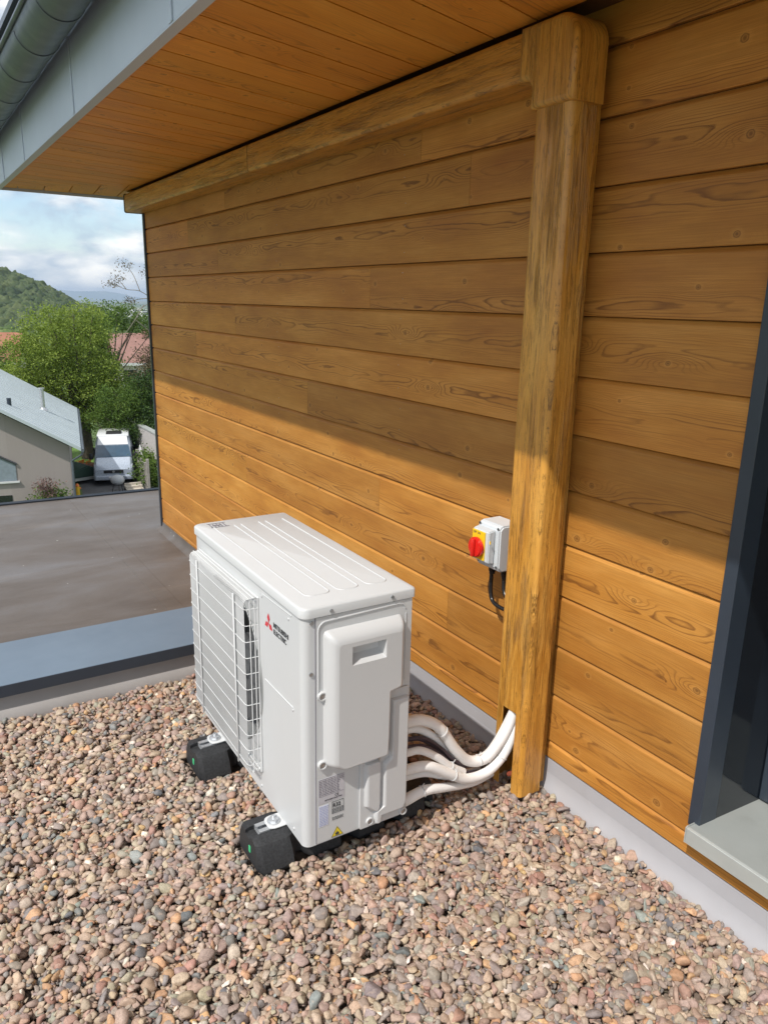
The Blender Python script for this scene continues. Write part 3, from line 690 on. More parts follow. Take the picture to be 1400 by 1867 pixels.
# side service panel (towards the camera): everything in x (depth) and z, standing off towards -y
b = MB(); b.box((.0355, -.003, .004), (D_ - .004, .0, H_ - .003), .001, 1); b.build('side_panel', M['white'], ac, 30)
b = MB(); b.box((.0338, -.0032, .004), (.0352, .0005, H_ - .003)); b.build('panel_seam', M['greyink'], ac)
def ridge(b, pts, r=.0022): b.tube(pts, r, 6, 0)
b = MB(); pts = [(.0415, -.0035, .45), (.0415, -.0035, .640)]
for i in range(7):
    a = math.pi - math.pi / 2 * i / 6; pts.append((.0415 + .022 + .022 * math.cos(a), -.0035, .640 + .026 * math.sin(a)))
pts += [(.285, -.0035, .672), (.300, -.0035, .668), (.306, -.0035, .655)]
ridge(b, pts); b.build('pressed_line', M['white'], ac, 60); b = MB(); ridge(b, [(.309, -.0035, .64), (.309, -.0035, .44)], .0016); b.build('pressed_line', M['white'], ac, 60)
for (x, z) in ((.024, .668), (.022, .525)):
    b = MB(); b.cyl((x, -.0015, z), (0, 1, 0), .0055, .004, 14, bev=.001); b.build('screw', M['screw'], ac, 40)
# raised cover with grip recess
def loft(b, outer, inner, ya, yb, steps=5):
    """outer outline at ya rising to inner outline at yb with a rounded shoulder"""
    n = len(outer); vs = []
    for s in range(steps + 1):
        f_ = s / steps; g = f_
        yy = ya + (yb - ya) * math.sin(g * math.pi / 2) ** .9; w_ = 1 - math.cos(g * math.pi / 2) ** 1.0
        w_ = .55 * g + .45 * w_
        for p, q in zip(outer, inner): vs.append((p[0] + (q[0] - p[0]) * w_, yy, p[1] + (q[1] - p[1]) * w_))
    b.add(vs, [(j * n + i, j * n + (i + 1) % n, (j + 1) * n + (i + 1) % n, (j + 1) * n + i) for j in range(steps) for i in range(n)]); return vs[-n:]
def roundpoly(pts, r, n=5):
    out = []; N = len(pts)
    for i in range(N):
        p0, p1, p2 = Vector(pts[i - 1]), Vector(pts[i]), Vector(pts[(i + 1) % N]); a = (p0 - p1).normalized(); c = (p2 - p1).normalized(); rr = r if not hasattr(r, '__len__') else r[i]
        for k in range(n + 1):
            t_ = k / n; A = p1 + a * rr; C = p1 + c * rr; out.append(tuple((1 - t_) ** 2 * A + 2 * t_ * (1 - t_) * p1 + t_ * t_ * C))
    return out
BO = [(.056, .640), (.056, .250), (.100, .228), (.250, .230), (.254, .300), (.2565, .424), (.293, .432), (.295, .640)]
BI = [(.086, .606), (.086, .258), (.104, .240), (.238, .242), (.240, .296), (.241, .438), (.277, .444), (.277, .606)]
PB = -.038
rs = [.016, .012, .012, .008, .010, .008, .008, .012]
ou = roundpoly(BO, rs); inn = roundpoly(BI, [r * .75 for r in rs])
b = MB(); loft(b, ou, inn, -.003, PB)
# face of the cover with a rectangular hole for the grip
hx0, hx1, hz0, hz1 = .124, .228, .541, .594
n = len(inn)
bm = bmesh.new(); vs_ = [bm.verts.new((p[0], PB, p[1])) for p in inn]; es = [bm.edges.new((vs_[i], vs_[(i + 1) % n])) for i in range(n)]
hv = [bm.verts.new(p) for p in ((hx0, PB, hz0), (hx1, PB, hz0), (hx1, PB, hz1), (hx0, PB, hz1))]; es += [bm.edges.new((hv[i], hv[(i + 1) % 4])) for i in range(4)]
bmesh.ops.triangle_fill(bm, use_beauty=True, use_dissolve=False, edges=es); b.addbm(bm)
ri = [(hx0 + .003, PB + .028, hz0 + .020), (hx1 - .010, PB + .028, hz0 + .020), (hx1 - .010, PB + .028, hz1 - .002), (hx0 + .003, PB + .028, hz1 - .002)]
hh = [(hx0, PB, hz0), (hx1, PB, hz0), (hx1, PB, hz1), (hx0, PB, hz1)]
b.add(hh + ri, [(i, (i + 1) % 4, 4 + (i + 1) % 4, 4 + i) for i in range(4)] + [(4, 5, 6, 7)])
cov = b.build('wiring_cover', M['plastic_white'], ac, 28)
for (x, z) in ((.051, .458), (.051, .252)):
    b = MB(); vs = []; K = 20
    for (y, r_) in ((-.003, .0135), (-.012, .0125), (-.012, .009), (-.006, .0085)):
        for i in range(K): a = 2 * math.pi * i / K; vs.append((x + r_ * math.cos(a), y, z + r_ * math.sin(a)))
    b.add(vs, [(j * K + i, j * K + (i + 1) % K, (j + 1) * K + (i + 1) % K, (j + 1) * K + i) for j in range(3) for i in range(K)]); eb = b.build('screw_boss', M['plastic_white'], cov, 50)
    b = MB(); b.cyl((x, -.0075, z), (0, 1, 0), .0078, .005, 14, bev=.0012); b.build('screw', M['screw'], eb, 40)
# valve cover below, two raised fields
b = MB(); b.prism(roundpoly([(.168, .002), (.168, .228), (.262, .228), (.262, .42), (.322, .42), (.322, .018), (.306, .002)], .006, 3), 1, -.009, -.0031, .0012, 1)
o1 = roundpoly([(.181, .075), (.181, .215), (.228, .215), (.228, .058), (.222, .048), (.214, .050)], .004, 3); i1 = roundpoly([(.191, .080), (.191, .211), (.226, .211), (.226, .062), (.221, .054), (.214, .058)], .003, 3); top = loft(b, o1, i1, -.0085, -.021, 3); b.add(top, [tuple(range(len(top)))])
o2 = roundpoly([(.214, .010), (.214, .048), (.238, .060), (.238, .200), (.262, .216), (.262, .395), (.318, .395), (.318, .050), (.308, .030), (.236, .030), (.232, .010)], .004, 3); i2 = roundpoly([(.222, .012), (.222, .050), (.248, .062), (.248, .195), (.270, .212), (.270, .39), (.314, .39), (.314, .054), (.305, .036), (.233, .036), (.229, .012)], .003, 3); top = loft(b, o2, i2, -.0085, -.021, 3)
bm = bmesh.new(); vs_ = [bm.verts.new(p) for p in top]; es = [bm.edges.new((vs_[i], vs_[(i + 1) % len(vs_)])) for i in range(len(vs_))]; bmesh.ops.triangle_fill(bm, use_beauty=True, edges=es); b.addbm(bm)
vc_ = b.build('valve_cover', M['plastic_white'], ac, 28)
for (x, z) in ((.200, .022), (.313, .014)):
    b = MB(); vs = []; K = 20
    for (y, r_) in ((-.009, .0120), (-.015, .0112), (-.015, .008), (-.010, .0075)):
        for i in range(K): a = 2 * math.pi * i / K; vs.append((x + r_ * math.cos(a), y, z + r_ * math.sin(a)))
    b.add(vs, [(j * K + i, j * K + (i + 1) % K, (j + 1) * K + (i + 1) % K, (j + 1) * K + i) for j in range(3) for i in range(K)]); eb = b.build('screw_boss', M['plastic_white'], vc_, 50)
    b = MB(); b.cyl((x, -.012, z), (0, 1, 0), .0065, .004, 14, bev=.001); b.build('screw', M['screw'], eb, 40)
b = MB(); b.cyl((.228, -.0105, .218), (0, 1, 0), .004, .004, 10); b.build('screw', M['screw'], vc_, 40)

# printed labels, laid on the side panel
def lab(x0, x1, z0, z1, name, mat, y=-.0034): 
    b = MB(); b.box((x0, y - .0003, z0), (x1, y + .0002, z1)); return b.build(name, mat, ac)
def put_text(b, s, size, x, z, y, bold=.0, xs=1.0, side=True):
    vs, fs = text_mesh(s, size, bold=bold)
    if side: b.add([(x + v.x * xs, y, z + v.y) for v in vs], fs)
    else: b.add([(y, x - v.x * xs, z + v.y) for v in vs], fs)
YL = -.0040
rl = lab(.041, .121, .128, .205, 'rating_label', M['label_grey'])
b = MB(); 
for r_ in range(9):
    z = .199 - r_ * .0052; xa = .044
    while xa < (.118 if r_ < 2 else .100):
        w_ = random.uniform(.004, .012); b.box((xa, YL - .0002, z - .0022), (min(xa + w_, .119), YL, z)); xa += w_ + .0022
for x in (.043, .062, .080, .100): b.box((x, YL - .0002, .152), (x + .0008, YL, .203))
for z in (.151, .203): b.box((.043, YL - .0002, z), (.119, YL, z + .0008))
b.build('label_print', M['greyink'], rl)
b = MB(); put_text(b, 'MITSUBISHI ELECTRIC', .0062, .060, .133, YL, .0002, .9); put_text(b, 'CE', .010, .091, .140, YL, .0003); b.build('label_print', M['ink'], rl)
bl = lab(.042, .072, .055, .122, 'blue_label', M['label_blue']); b = MB()
for r_ in range(12):
    z = .118 - r_ * .0052; xa = .044
    while xa < .068: w_ = random.uniform(.004, .010); b.box((xa, YL - .0002, z - .002), (min(xa + w_, .070), YL, z)); xa += w_ + .0018
b.build('label_print', M['blueink'], bl)
b = MB(); put_text(b, 'R32', .0165, .0845, .1055, YL, .0006, .95); 
for (z, n_) in ((.1235, 1), (.101, 5), (.073, 3)):
    for k in range(n_):
        xa = .083; 
        while xa < .116: w_ = random.uniform(.003, .008); b.box((xa, YL - .0002, z - k * .0036 - .0016), (min(xa + w_, .118), YL, z - k * .0036)); xa += w_ + .0012
for x in (.082, .118): b.box((x, YL - .0002, .085), (x + .0008, YL, .124))
b.build('refrigerant_label', M['ink'], ac)
b = MB(); tri = [(.080, .0085), (.118, .0085), (.099, .0400)]
b.add([(p[0], YL + .0004, p[1]) for p in tri], [(0, 1, 2)]); wl = b.build('warning_triangle', M['tri_yellow'], ac)
b = MB(); c_ = Vector((.099, .019)); tin = [tuple(c_ + (Vector(p) - c_) * .86) for p in tri]; tin2 = [tuple(c_ + (Vector(p) - c_) * .97) for p in tri]
vs = [(p[0], YL, p[1]) for p in tin2] + [(p[0], YL, p[1]) for p in tin]; b.add(vs, [(i, (i + 1) % 3, 3 + (i + 1) % 3, 3 + i) for i in range(3)])
fl = [(-.005, 0), (-.0065, .004), (-.004, .008), (-.003, .005), (0, .012), (.002, .006), (.0035, .008), (.006, .004), (.005, 0)]
b.add([(.099 + x, YL, .0135 + z) for x, z in fl], [tuple(range(len(fl)))]); b.box((.092, YL - .0001, .0115), (.106, YL, .0127)); b.build('flame_symbol', M['ink'], wl)
# maker's mark on the front
b = MB()
def rhomb(cy_, cz_, ang):
    L, w_ = .030, .0088; a = R(ang); d = Vector((math.cos(a), math.sin(a))); nn_ = Vector((-d.y, d.x)); P = [Vector((0, 0)), d * L * .5 + nn_ * w_, d * L, d * L * .5 - nn_ * w_]
    b.add([(-.0012, cy_ - p.x, cz_ + p.y) for p in P], [(0, 1, 2, 3)])
for an in (90, 210, 330): rhomb(.2175, .590, an)
b.build('diamond_logo', M['red'], ac)
b = MB(); put_text(b, 'MITSUBISHI', .0195, .184, .592, -.0012, .0007, 1.0, side=False); put_text(b, 'ELECTRIC', .0195, .184, .572, -.0012, .0007, 1.0, side=False); b.build('maker_lettering', M['ink'], ac)
# mounting brackets with bolts
for yy in (.152, .652):
    b = MB(); b.prism(roundpoly([(-.050, -.030), (-.050, .030), (.02, .030), (.02, -.030)], [.024, .024, .002, .002], 6), 2, -.0035, .0, .0008, 1); o = b.build('mounting_bracket', M['white'], ac, 35); o.location = (0, yy, 0)
    for s in (-1, 1):
        pass
    b = MB(); b.cyl((-.026, 0, .0022), (0, 0, 1), .019, .003, 24); b.cyl((-.026, 0, .0075), (0, 0, 1), .0145, .010, 6); b.cyl((-.026, 0, .014), (0, 0, 1), .0052, .012, 12); b.build('bolt', M['zinc'], o, 30)

# ================================================================ RUBBER FEET
def make_foot(lab_):
    root = empty('rubber_foot', (-.672, 1.752, -.003)); tag(root, lab_, 'support block', 'rubber blocks carrying the air conditioner')
    # cross-section (y, z), wide base and narrower top
    L = .600; N = 48; vs = []; sec = [(-.086, 0), (-.090, .012), (-.078, .050), (-.058, .078), (-.034, .086), (-.020, .086), (-.020, .074), (.020, .074), (.020, .086), (.034, .086), (.058, .078), (.078, .050), (.090, .012), (.086, 0)]
    for i in range(N + 1):
        x = -L / 2 + L * i / N; s = 0.0
        # scallops in the flanks
        ph = (x + .02) / .15; s = max(0, math.cos(2 * math.pi * ph) - .35) * .062
        e = min(i, N - i); ec = .014 if e == 0 else 0
        for (y, z) in sec:
            yy = y; zz_ = z
            if abs(y) > .04 and z < .08: yy = y - math.copysign(s * (1.15 - z / .09), y)
            if e == 0: yy *= .90; zz_ = z * .97 if z > .02 else z
            vs.append((x if e else x, yy, zz_))
    n = len(sec); fs = [(j * n + i, j * n + i + 1, (j + 1) * n + i + 1, (j + 1) * n + i) for j in range(N) for i in range(n - 1)] + [(j * n + n - 1, j * n, (j + 1) * n, (j + 1) * n + n - 1) for j in range(N)]
    b = MB(); b.add(vs, fs + [tuple(range(n)), tuple(N * n + i for i in range(n))[::-1]]); b.build('block', M['foot_rubber'], root, 26)
    b = MB(); b.prism([(-.0195, .074), (-.0195, .0895), (-.006, .0895), (-.006, .0875), (-.0165, .0875), (-.0165, .077), (.0165, .077), (.0165, .0875), (.006, .0875), (.006, .0895), (.0195, .0895), (.0195, .074)], 0, -L / 2 + .028, L / 2 - .02); b.build('rail', M['zinc'], root)
    b = MB(); b.prism(roundpoly([(-.017, .030), (-.005, .030), (-.005, .052), (-.017, .052)], .005, 3), 0, -L / 2 - .0015, -L / 2 + .001); st = b.build('sticker', M['green'], root)
    return root
f1 = make_foot('black rubber block under the near end of the air conditioner, below its labelled side')
f1.scale = (1.0, 1.07, 1.0); f2 = copy_tree(f1); f2.location = (-.668, 2.250, -.006); f2['label'] = 'black rubber block under the far end of the air conditioner, below the fan grille'

# ================================================================ PIPES AND CABLES
def pipe(name, pts, r, lab_, mat, grp, ties=(), cat='pipe', ring=0):
    root = MB(); root.tube(pts, r, 14, 8); o = root.build(name, mat, None, 60)
    tag(o, lab_, cat, grp)
    for (p, d, rr) in ties:
        b = MB(); d = Vector(d).normalized(); u = d.orthogonal().normalized(); w = d.cross(u); P = [Vector(p) + (u * math.cos(2 * math.pi * k / 16) + w * math.sin(2 * math.pi * k / 16)) * rr for k in range(17)]
        b.tube(P, .0016, 6, 0); b.tube([P[2], P[2] + Vector((.006, -.004, .012))], .0016, 5, 0); b.build('cable_tie', M['plastic_white'], o)
    return o
X0 = -.60
gp = 'lagged pipes between the unit and the trunking'
pipe('pipe', [(X0, 1.66, .345), (-.50, 1.655, .345), (-.45, 1.652, .338), (-.387, 1.65, .296), (-.318, 1.65, .195), (-.26, 1.65, .136), (-.20, 1.64, .132), (-.155, 1.628, .185), (-.122, 1.620, .25), (-.098, 1.619, .33), (-.085, 1.619, .40)], .0175, 'topmost thick white lagged pipe leaving the unit and curving up into the trunking', M['lagging'], gp, [((-.375, 1.65, .278), (1, 0, -1.4), .0200), ((-.225, 1.644, .130), (1, 0, .1), .0185)])
pipe('pipe', [(X0, 1.69, .300), (-.50, 1.68, .302), (-.45, 1.675, .296), (-.40, 1.668, .262), (-.345, 1.675, .200), (-.28, 1.672, .136), (-.20, 1.656, .126), (-.155, 1.640, .180), (-.10, 1.625, .30), (-.07, 1.62, .38)], .0130, 'thinner white lagged pipe tucked just below the topmost one', M['lagging'], gp)
pipe('pipe', [(X0, 1.65, .246), (-.50, 1.648, .246), (-.455, 1.645, .240), (-.40, 1.640, .203), (-.345, 1.638, .152), (-.29, 1.640, .112)], .0125, 'white lagged pipe sloping down to join the lowest bend, third from the top', M['lagging'], gp, [((-.345, 1.638, .152), (1, 0, -.9), .0140)])
pipe('pipe', [(X0, 1.635, .198), (-.51, 1.632, .200), (-.44, 1.625, .192), (-.36, 1.622, .140), (-.29, 1.624, .096), (-.21, 1.626, .088), (-.155, 1.620, .125), (-.122, 1.614, .185), (-.095, 1.612, .27), (-.08, 1.612, .34)], .0160, 'thick white lagged pipe forming the lower bend into the trunking', M['lagging'], gp, [((-.345, 1.622, .130), (1, 0, -.7), .0175), ((-.150, 1.619, .130), (.6, 0, 1), .0170)])
pipe('pipe', [(X0, 1.665, .152), (-.50, 1.660, .155), (-.43, 1.655, .148), (-.36, 1.66, .112), (-.29, 1.665, .082), (-.2, 1.67, .07)], .0130, 'short white lagged pipe second from the bottom, dipping behind the lower bend', M['lagging'], gp)
pipe('pipe', [(X0, 1.635, .090), (-.52, 1.63, .098), (-.45, 1.628, .108), (-.37, 1.632, .088), (-.29, 1.64, .062), (-.22, 1.65, .045), (-.15, 1.66, .045)], [.0175, .0175, .016, .014, .011, .0095, .009], 'lowest white lagged pipe running almost level just above the gravel', M['lagging'], gp, [((-.455, 1.628, .108), (1, 0, .2), .0178)])
gc = 'dark control cables among the pipes'
for i, (dy, dz, s_) in enumerate(((0, 0, 'uppermost dark purple cable between the second and third white pipes'), (.014, -.013, 'middle dark purple cable between the second and third white pipes'), (-.006, -.024, 'lowest dark purple cable just above the third white pipe'))):
    pipe('cable', [(X0, 1.665 + dy, .285 + dz), (-.50, 1.66 + dy, .284 + dz), (-.44, 1.655 + dy, .272 + dz), (-.38, 1.65 + dy, .225 + dz), (-.32, 1.65 + dy, .158 + dz), (-.26, 1.655 + dy, .118 + dz), (-.18, 1.65 + dy, .115 + dz), (-.10, 1.63, .20 + dz)], .0052, s_, M['purple_wire'], gc, cat='cable')
pipe('condensate_hose', [(-.115, 1.62, .055), (-.105, 1.60, .075), (-.09, 1.60, .14), (-.085, 1.61, .26)], .009, 'red brown hose end showing inside the foot of the trunking', plain('red_hose', (.22, .05, .025), .5), None, cat='hose')
b = MB(); b.cyl((-.105, 1.585, .05), (.1, .1, 1), .011, .05, 14, bev=.002); b.cyl((-.104, 1.586, .082), (.1, .1, 1), .0075, .02, 12); o = b.build('pipe_stub', M['lightgrey'], None, 40); tag(o, 'short pale plastic pipe stub standing in the gravel at the foot of the trunking', 'pipe stub')

# ================================================================ ISOLATOR SWITCH
iso = empty('isolator_switch', (0, 1.817, .705)); tag(iso, 'pale grey isolator box with red rotary knob on a yellow plate, left of the trunking', 'switch box')
b = MB(); b.prism(roundpoly([(0, 0), (-.078, 0), (-.090, .012), (-.090, .143), (-.078, .156), (0, .156)], .004, 2), 1, -.0555, .0555, .005, 2); b.build('enclosure', M['lightgrey'], iso, 35)
b = MB(); b.prism([(-.0915, .026), (-.1170, .031), (-.1170, .136), (-.0915, .141)], 1, -.034, .046, .003, 2); sw = b.build('switch_block', M['lightgrey'], iso, 35)
b = MB(); b.box((-.1215, -.018, .036), (-.1172, .0445, .132), .001, 1); b.box((-.1190, -.0445, .1), (-.1172, -.04, .11)); b.build('yellow_plate', M['yellow'], sw, 30)
b = MB(); put_text(b, 'OFF  ON', .011, .040, .1205, -.1218, .0003, .85, side=False); b.build('plate_lettering', M['ink'], sw)
b = MB(); b.cyl((-.130, .013, .078), (1, 0, 0), .0335, .016, 40, bev=.004); kb = b.build('knob', M['knobred'], sw, 40)
b = MB(); b.box((-.150, .006, .048), (-.1382, .020, .108), .004, 2); b.build('knob_grip', M['knobred'], kb, 40)
for (y, z) in ((.046, .018), (-.045, .018), (.046, .147), (-.045, .147)):
    b = MB(); b.cyl((-.0905, y, z), (1, 0, 0), .0042, .002, 12); b.build('screw', M['ink'], iso)
for (yy, s_, dd, rr) in ((1.841, 'left black cable looping from the isolator box into the trunking', .115, .0068), (1.778, 'right black cable looping from the isolator box into the trunking', .075, .0068)):
    pts = [(-.045, yy, .704), (-.047, yy, .66), (-.050, yy - .008, .705 - dd + .005), (-.055, yy - .045, .705 - dd - .014), (-.06, 1.72, .705 - dd - .005), (-.065, 1.67, .705 - dd + .05)] if dd > .1 else [(-.045, yy, .704), (-.047, yy, .665), (-.052, yy - .012, .632), (-.058, yy - .045, .612), (-.063, 1.67, .625)]
    o = pipe('cable', pts, rr, s_, M['rubber_cable'], 'black cables under the isolator box', cat='cable')
    b = MB(); b.cyl((-.045, yy, .694), (0, 0, 1), .0125, .022, 8); b.cyl((-.045, yy, .680), (0, 0, 1), .010, .012, 16); b.build('cable_gland', M['rubber_cable'], o, 30)

# ================================================================ NEIGHBOURHOOD
GZ = -8.5
t = NT('meadow'); ob = t.obj()
c = t.ramp(t.noise(ob, .02, 5, .6), [(.35, (.07, .12, .03)), (.55, (.11, .17, .05)), (.7, (.20, .20, .10))])
c = t.mix(t.ramp(t.noise(ob, 1.2, 4, .6), [(.3, 0), (.8, .5)]), c, (.05, .09, .02)); M['meadow'] = t.set(color=c, rough=.9)
t = NT('far_plain'); ob = t.obj()
c = t.ramp(t.noise(t.mapv(ob, (1, .35, 1)), .0018, 6, .65), [(.35, (.05, .085, .03)), (.5, (.09, .13, .05)), (.62, (.22, .21, .13)), (.7, (.06, .10, .04))]); M['plain'] = t.set(color=c, rough=.95)
b = MB(); ys = [-80, 30, 75, 110, 160, 300, 700, 1500, 4000, 12000, 18000]; zs = [GZ, GZ, GZ, -9.5, -12, -17, -24, -34, -45, -60, -75]; vs = []; fs = []
for y, z in zip(ys, zs):
    for x in (-20000, -3000, -400, -60, 60, 400, 3000, 20000): vs.append((x, y, z))
for i in range(len(ys) - 1):
    for j in range(7): fs.append((i * 8 + j, i * 8 + j + 1, (i + 1) * 8 + j + 1, (i + 1) * 8 + j))
b.add(vs, fs, mi=0); 
o = b.build('ground', [M['meadow'], M['plain']]); 
for p in o.data.polygons: p.material_index = 0 if p.center.y < 600 else 1
tag(o, kind='structure')
asph = plain('driveway_asphalt', (.10, .10, .105), .8, var=.2, scale=1.5)
b = MB(); b.prism([(4.6, 30), (9.6, 30), (9.4, 41), (8.9, 47.8), (6.9, 47.8), (6.2, 44), (5.3, 38)], 2, GZ - .05, GZ + .004); tag(b.build('driveway', asph), kind='structure')
lawn = plain('lawn_green', (.115, .21, .035), .9, var=.35, scale=3)
b = MB(); b.prism([(6.3, 47.9), (11, 47.9), (12, 54), (6.8, 54.5)], 2, GZ - .05, GZ + .10); tag(b.build('lawn', lawn), kind='structure')

# --- neighbour's grey clad house
nh = empty('neighbour_house', (4.20, 34.6, GZ), R(-10.3)); tag(nh, 'grey clad house with pale standing seam roof and steel flue, lower left', 'house')
t = NT('grey_cladding'); ob = t.obj(); sp = t.n('ShaderNodeSeparateXYZ'); t.l(ob, sp.inputs[0])
bd = t.math('FLOOR', t.math('MULTIPLY', sp.outputs[0], 1.25)); wnn = t.n('ShaderNodeTexWhiteNoise', noise_dimensions='1D'); t.l(bd, wnn.inputs['W'])
c = t.ramp(wnn.outputs['Value'], [(0, (.30, .265, .25)), (1, (.38, .345, .33))]); c = t.mix(t.math('MULTIPLY', t.noise(t.mapv(ob, (8, 8, .5)), 1, 4), .35), c, (.24, .21, .20)); wallm = t.set(color=c, rough=.8)
roofm = plain('pale_zinc_roof', (.42, .475, .50), .5, var=.05, scale=.7)
hw, hd = 7.0, 12.0; eave = 3.78; slope = .60; rid = eave + hw / 2 * slope
b = MB(); b.prism([(-hw, 0), (0, 0), (0, eave), (-hw / 2, rid), (-hw, eave)], 1, 0, hd); b.build('wall', wallm, nh)
b = MB(); ov = .48; rt = .13
b.prism([(ov, eave + .02 - ov * slope + .12), (ov, eave + .02 - ov * slope + .12 + rt), (-hw / 2, rid + .14 + rt), (-hw - ov, eave + .02 - ov * slope + .12 + rt), (-hw - ov, eave + .02 - ov * slope + .12), (-hw / 2, rid + .14)], 1, -.55, hd + .5); nroof = b.build('roof', roofm, nh)
for k in range(26):
    b = MB(); y = -.5 + k * .5
    for s in (0, 1):
        p0 = (ov, y, eave + .02 - ov * slope + .12 + rt + .012) if s == 0 else (-hw - ov, y, eave + .02 - ov * slope + .12 + rt + .012); b.tube([p0, (-hw / 2, y, rid + .14 + rt + .012)], .014, 4, 0)
    b.build('roof_seam', roofm, nroof)
steel = plain('steel_flue', (.55, .56, .57), .3, metal=.8)
def rz_(x): return eave + .14 + rt + (-x) * slope
b = MB(); b.cyl((-1.05, 5.2, rz_(-1.05) + .45), (0, 0, 1), .10, 1.1, 14); b.cyl((-1.05, 5.2, rz_(-1.05) + 1.03), (0, 0, 1), .15, .06, 14); b.cyl((-1.05, 5.2, rz_(-1.05) + .03), (0, 0, 1), .22, .16, 14, .14); b.build('flue', steel, nroof, 40)
b = MB(); b.cyl((-2.25, 1.7, rz_(-2.25) + .12), (0, 0, 1), .09, .36, 12); b.build('roof_vent', M['anthracite'], nroof, 40)
# gable windows
wf = plain('window_frame_grey', (.05, .055, .06), .5); wg = plain('pale_window_glass', (.22, .26, .30), .12)
b = MB(); b.prism([(-4.1, 2.40), (-2.15, 2.40), (-2.15, 3.10), (-3.4, 3.82), (-4.1, 3.90)], 1, -.03, .02); w1 = b.build('window', wg, nh)
b = MB(); b.tube([(-4.1, -.045, 3.95), (-3.4, -.045, 3.87), (-2.10, -.045, 3.12)], .055, 6, 0); b.build('window_frame', wf, w1)
b = MB(); b.box((-4.2, -.10, 2.32), (-2.05, .0, 2.39)); b.build('sill', M['white'], w1)
b = MB(); b.box((-3.9, -.02, 1.20), (-2.40, .02, 1.78)); w2 = b.build('window', M['glass'], nh)
b = MB(); b.box((-4.0, -.09, 1.08), (-2.28, .0, 1.19)); b.build('sill', M['white'], w2)
b = MB(); b.cyl((-1.15, -.08, 1.55 + .35), (0, 1, 0), .09, .16, 12); b.build('wall_lamp', M['aluminium'], nh, 40)
b = MB(); ey = eave + .02 - ov * slope + .14; b.tube([(ov + .06, -.55, ey), (ov + .06, hd + .5, ey)], .07, 8, 0); b.tube([(ov + .06, -.45, ey - .05), (ov - .02, -.4, ey - .22), (.10, -.1, ey - .50), (.08, -.06, ey - .75), (.08, -.06, 0)], .045, 8, 3); b.build('downpipe', M['gutter'], nh, 50)

# --- camper van
van = empty('camper_van', (7.68, 42.3, GZ + .004), R(-15)); van.scale = (1.02, .96, .88); tag(van, 'silver and white high roofed camper van parked nose first on the driveway', 'van')
silver = plain('silver_paint', (.42, .48, .57), .28, metal=.2, var=.03, coat=.5); vwhite = plain('white_paint', (.74, .76, .78), .3, var=.02, coat=.4); blk = plain('black_trim', (.02, .02, .022), .5)
def vsec(hw_, z0, z1, tum, r):
    P = [(-hw_, z0), (hw_, z0), (hw_, z0 + .62 * (z1 - z0)), (hw_ - tum, z1 - r), (hw_ - tum - r, z1), (-(hw_ - tum - r), z1), (-(hw_ - tum), z1 - r), (-hw_, z0 + .62 * (z1 - z0))]; return P
secs = [(.0, .93, .38, 1.02, .06, .10), (.10, 1.0, .34, 1.12, .06, .10), (.45, 1.02, .32, 1.36, .06, .10), (.95, 1.025, .32, 1.62, .08, .10), (1.55, 1.025, .32, 2.28, .13, .12), (1.95, 1.025, .32, 2.72, .17, .14), (2.6, 1.025, .32, 2.78, .17, .14), (4.6, 1.025, .32, 2.78, .17, .14), (4.7, .98, .36, 2.70, .17, .14)]
b = MB(); vs = []; n = 8
for (y, hw_, za, zb, tu, r_) in secs: vs += [(x, y, z) for x, z in vsec(hw_, za, zb, tu, r_)]
fs = [(j * n + i, j * n + (i + 1) % n, (j + 1) * n + (i + 1) % n, (j + 1) * n + i) for j in range(len(secs) - 1) for i in range(n)] + [tuple(range(n))[::-1], tuple((len(secs) - 1) * n + i for i in range(n))]
b.add(vs, fs); b.build('body', silver, van, 35)
b = MB(); b.add([(-.80, 1.53, 2.30), (.80, 1.53, 2.30), (.74, 1.88, 2.76), (-.74, 1.88, 2.76)], [(0, 1, 2, 3)]); b.box((-.84, 1.9, 2.70), (.84, 4.5, 2.82), .05, 2); b.build('high_roof', vwhite, van, 40)
b = MB(); b.box((-.35, 2.3, 2.8215), (.45, 3.1, 2.91), .02, 2); b.build('roof_hatch', blk, van, 30)
b = MB(); b.add([(-.93, .915, 1.62), (.93, .915, 1.62), (.81, 1.50, 2.26), (-.81, 1.50, 2.26)], [(0, 1, 2, 3)]); b.build('windscreen', plain('van_windscreen', (.045, .085, .13), .08, var=.3, scale=1, coat=.6), van)
b = MB(); b.box((-.50, -.03, .80), (.50, .02, .99), .02, 2); b.build('grille', blk, van, 30)
b = MB(); b.cyl((0, -.04, .90), (0, 1, 0), .07, .03, 16); b.build('badge', steel, van, 30)
b = MB(); b.box((-.93, -.06, .36), (.93, .20, .66), .06, 3); b.build('bumper', silver, van, 40)
b = MB(); b.box((-.26, -.085, .50), (.26, -.062, .61)); b.build('number_plate', vwhite, van)
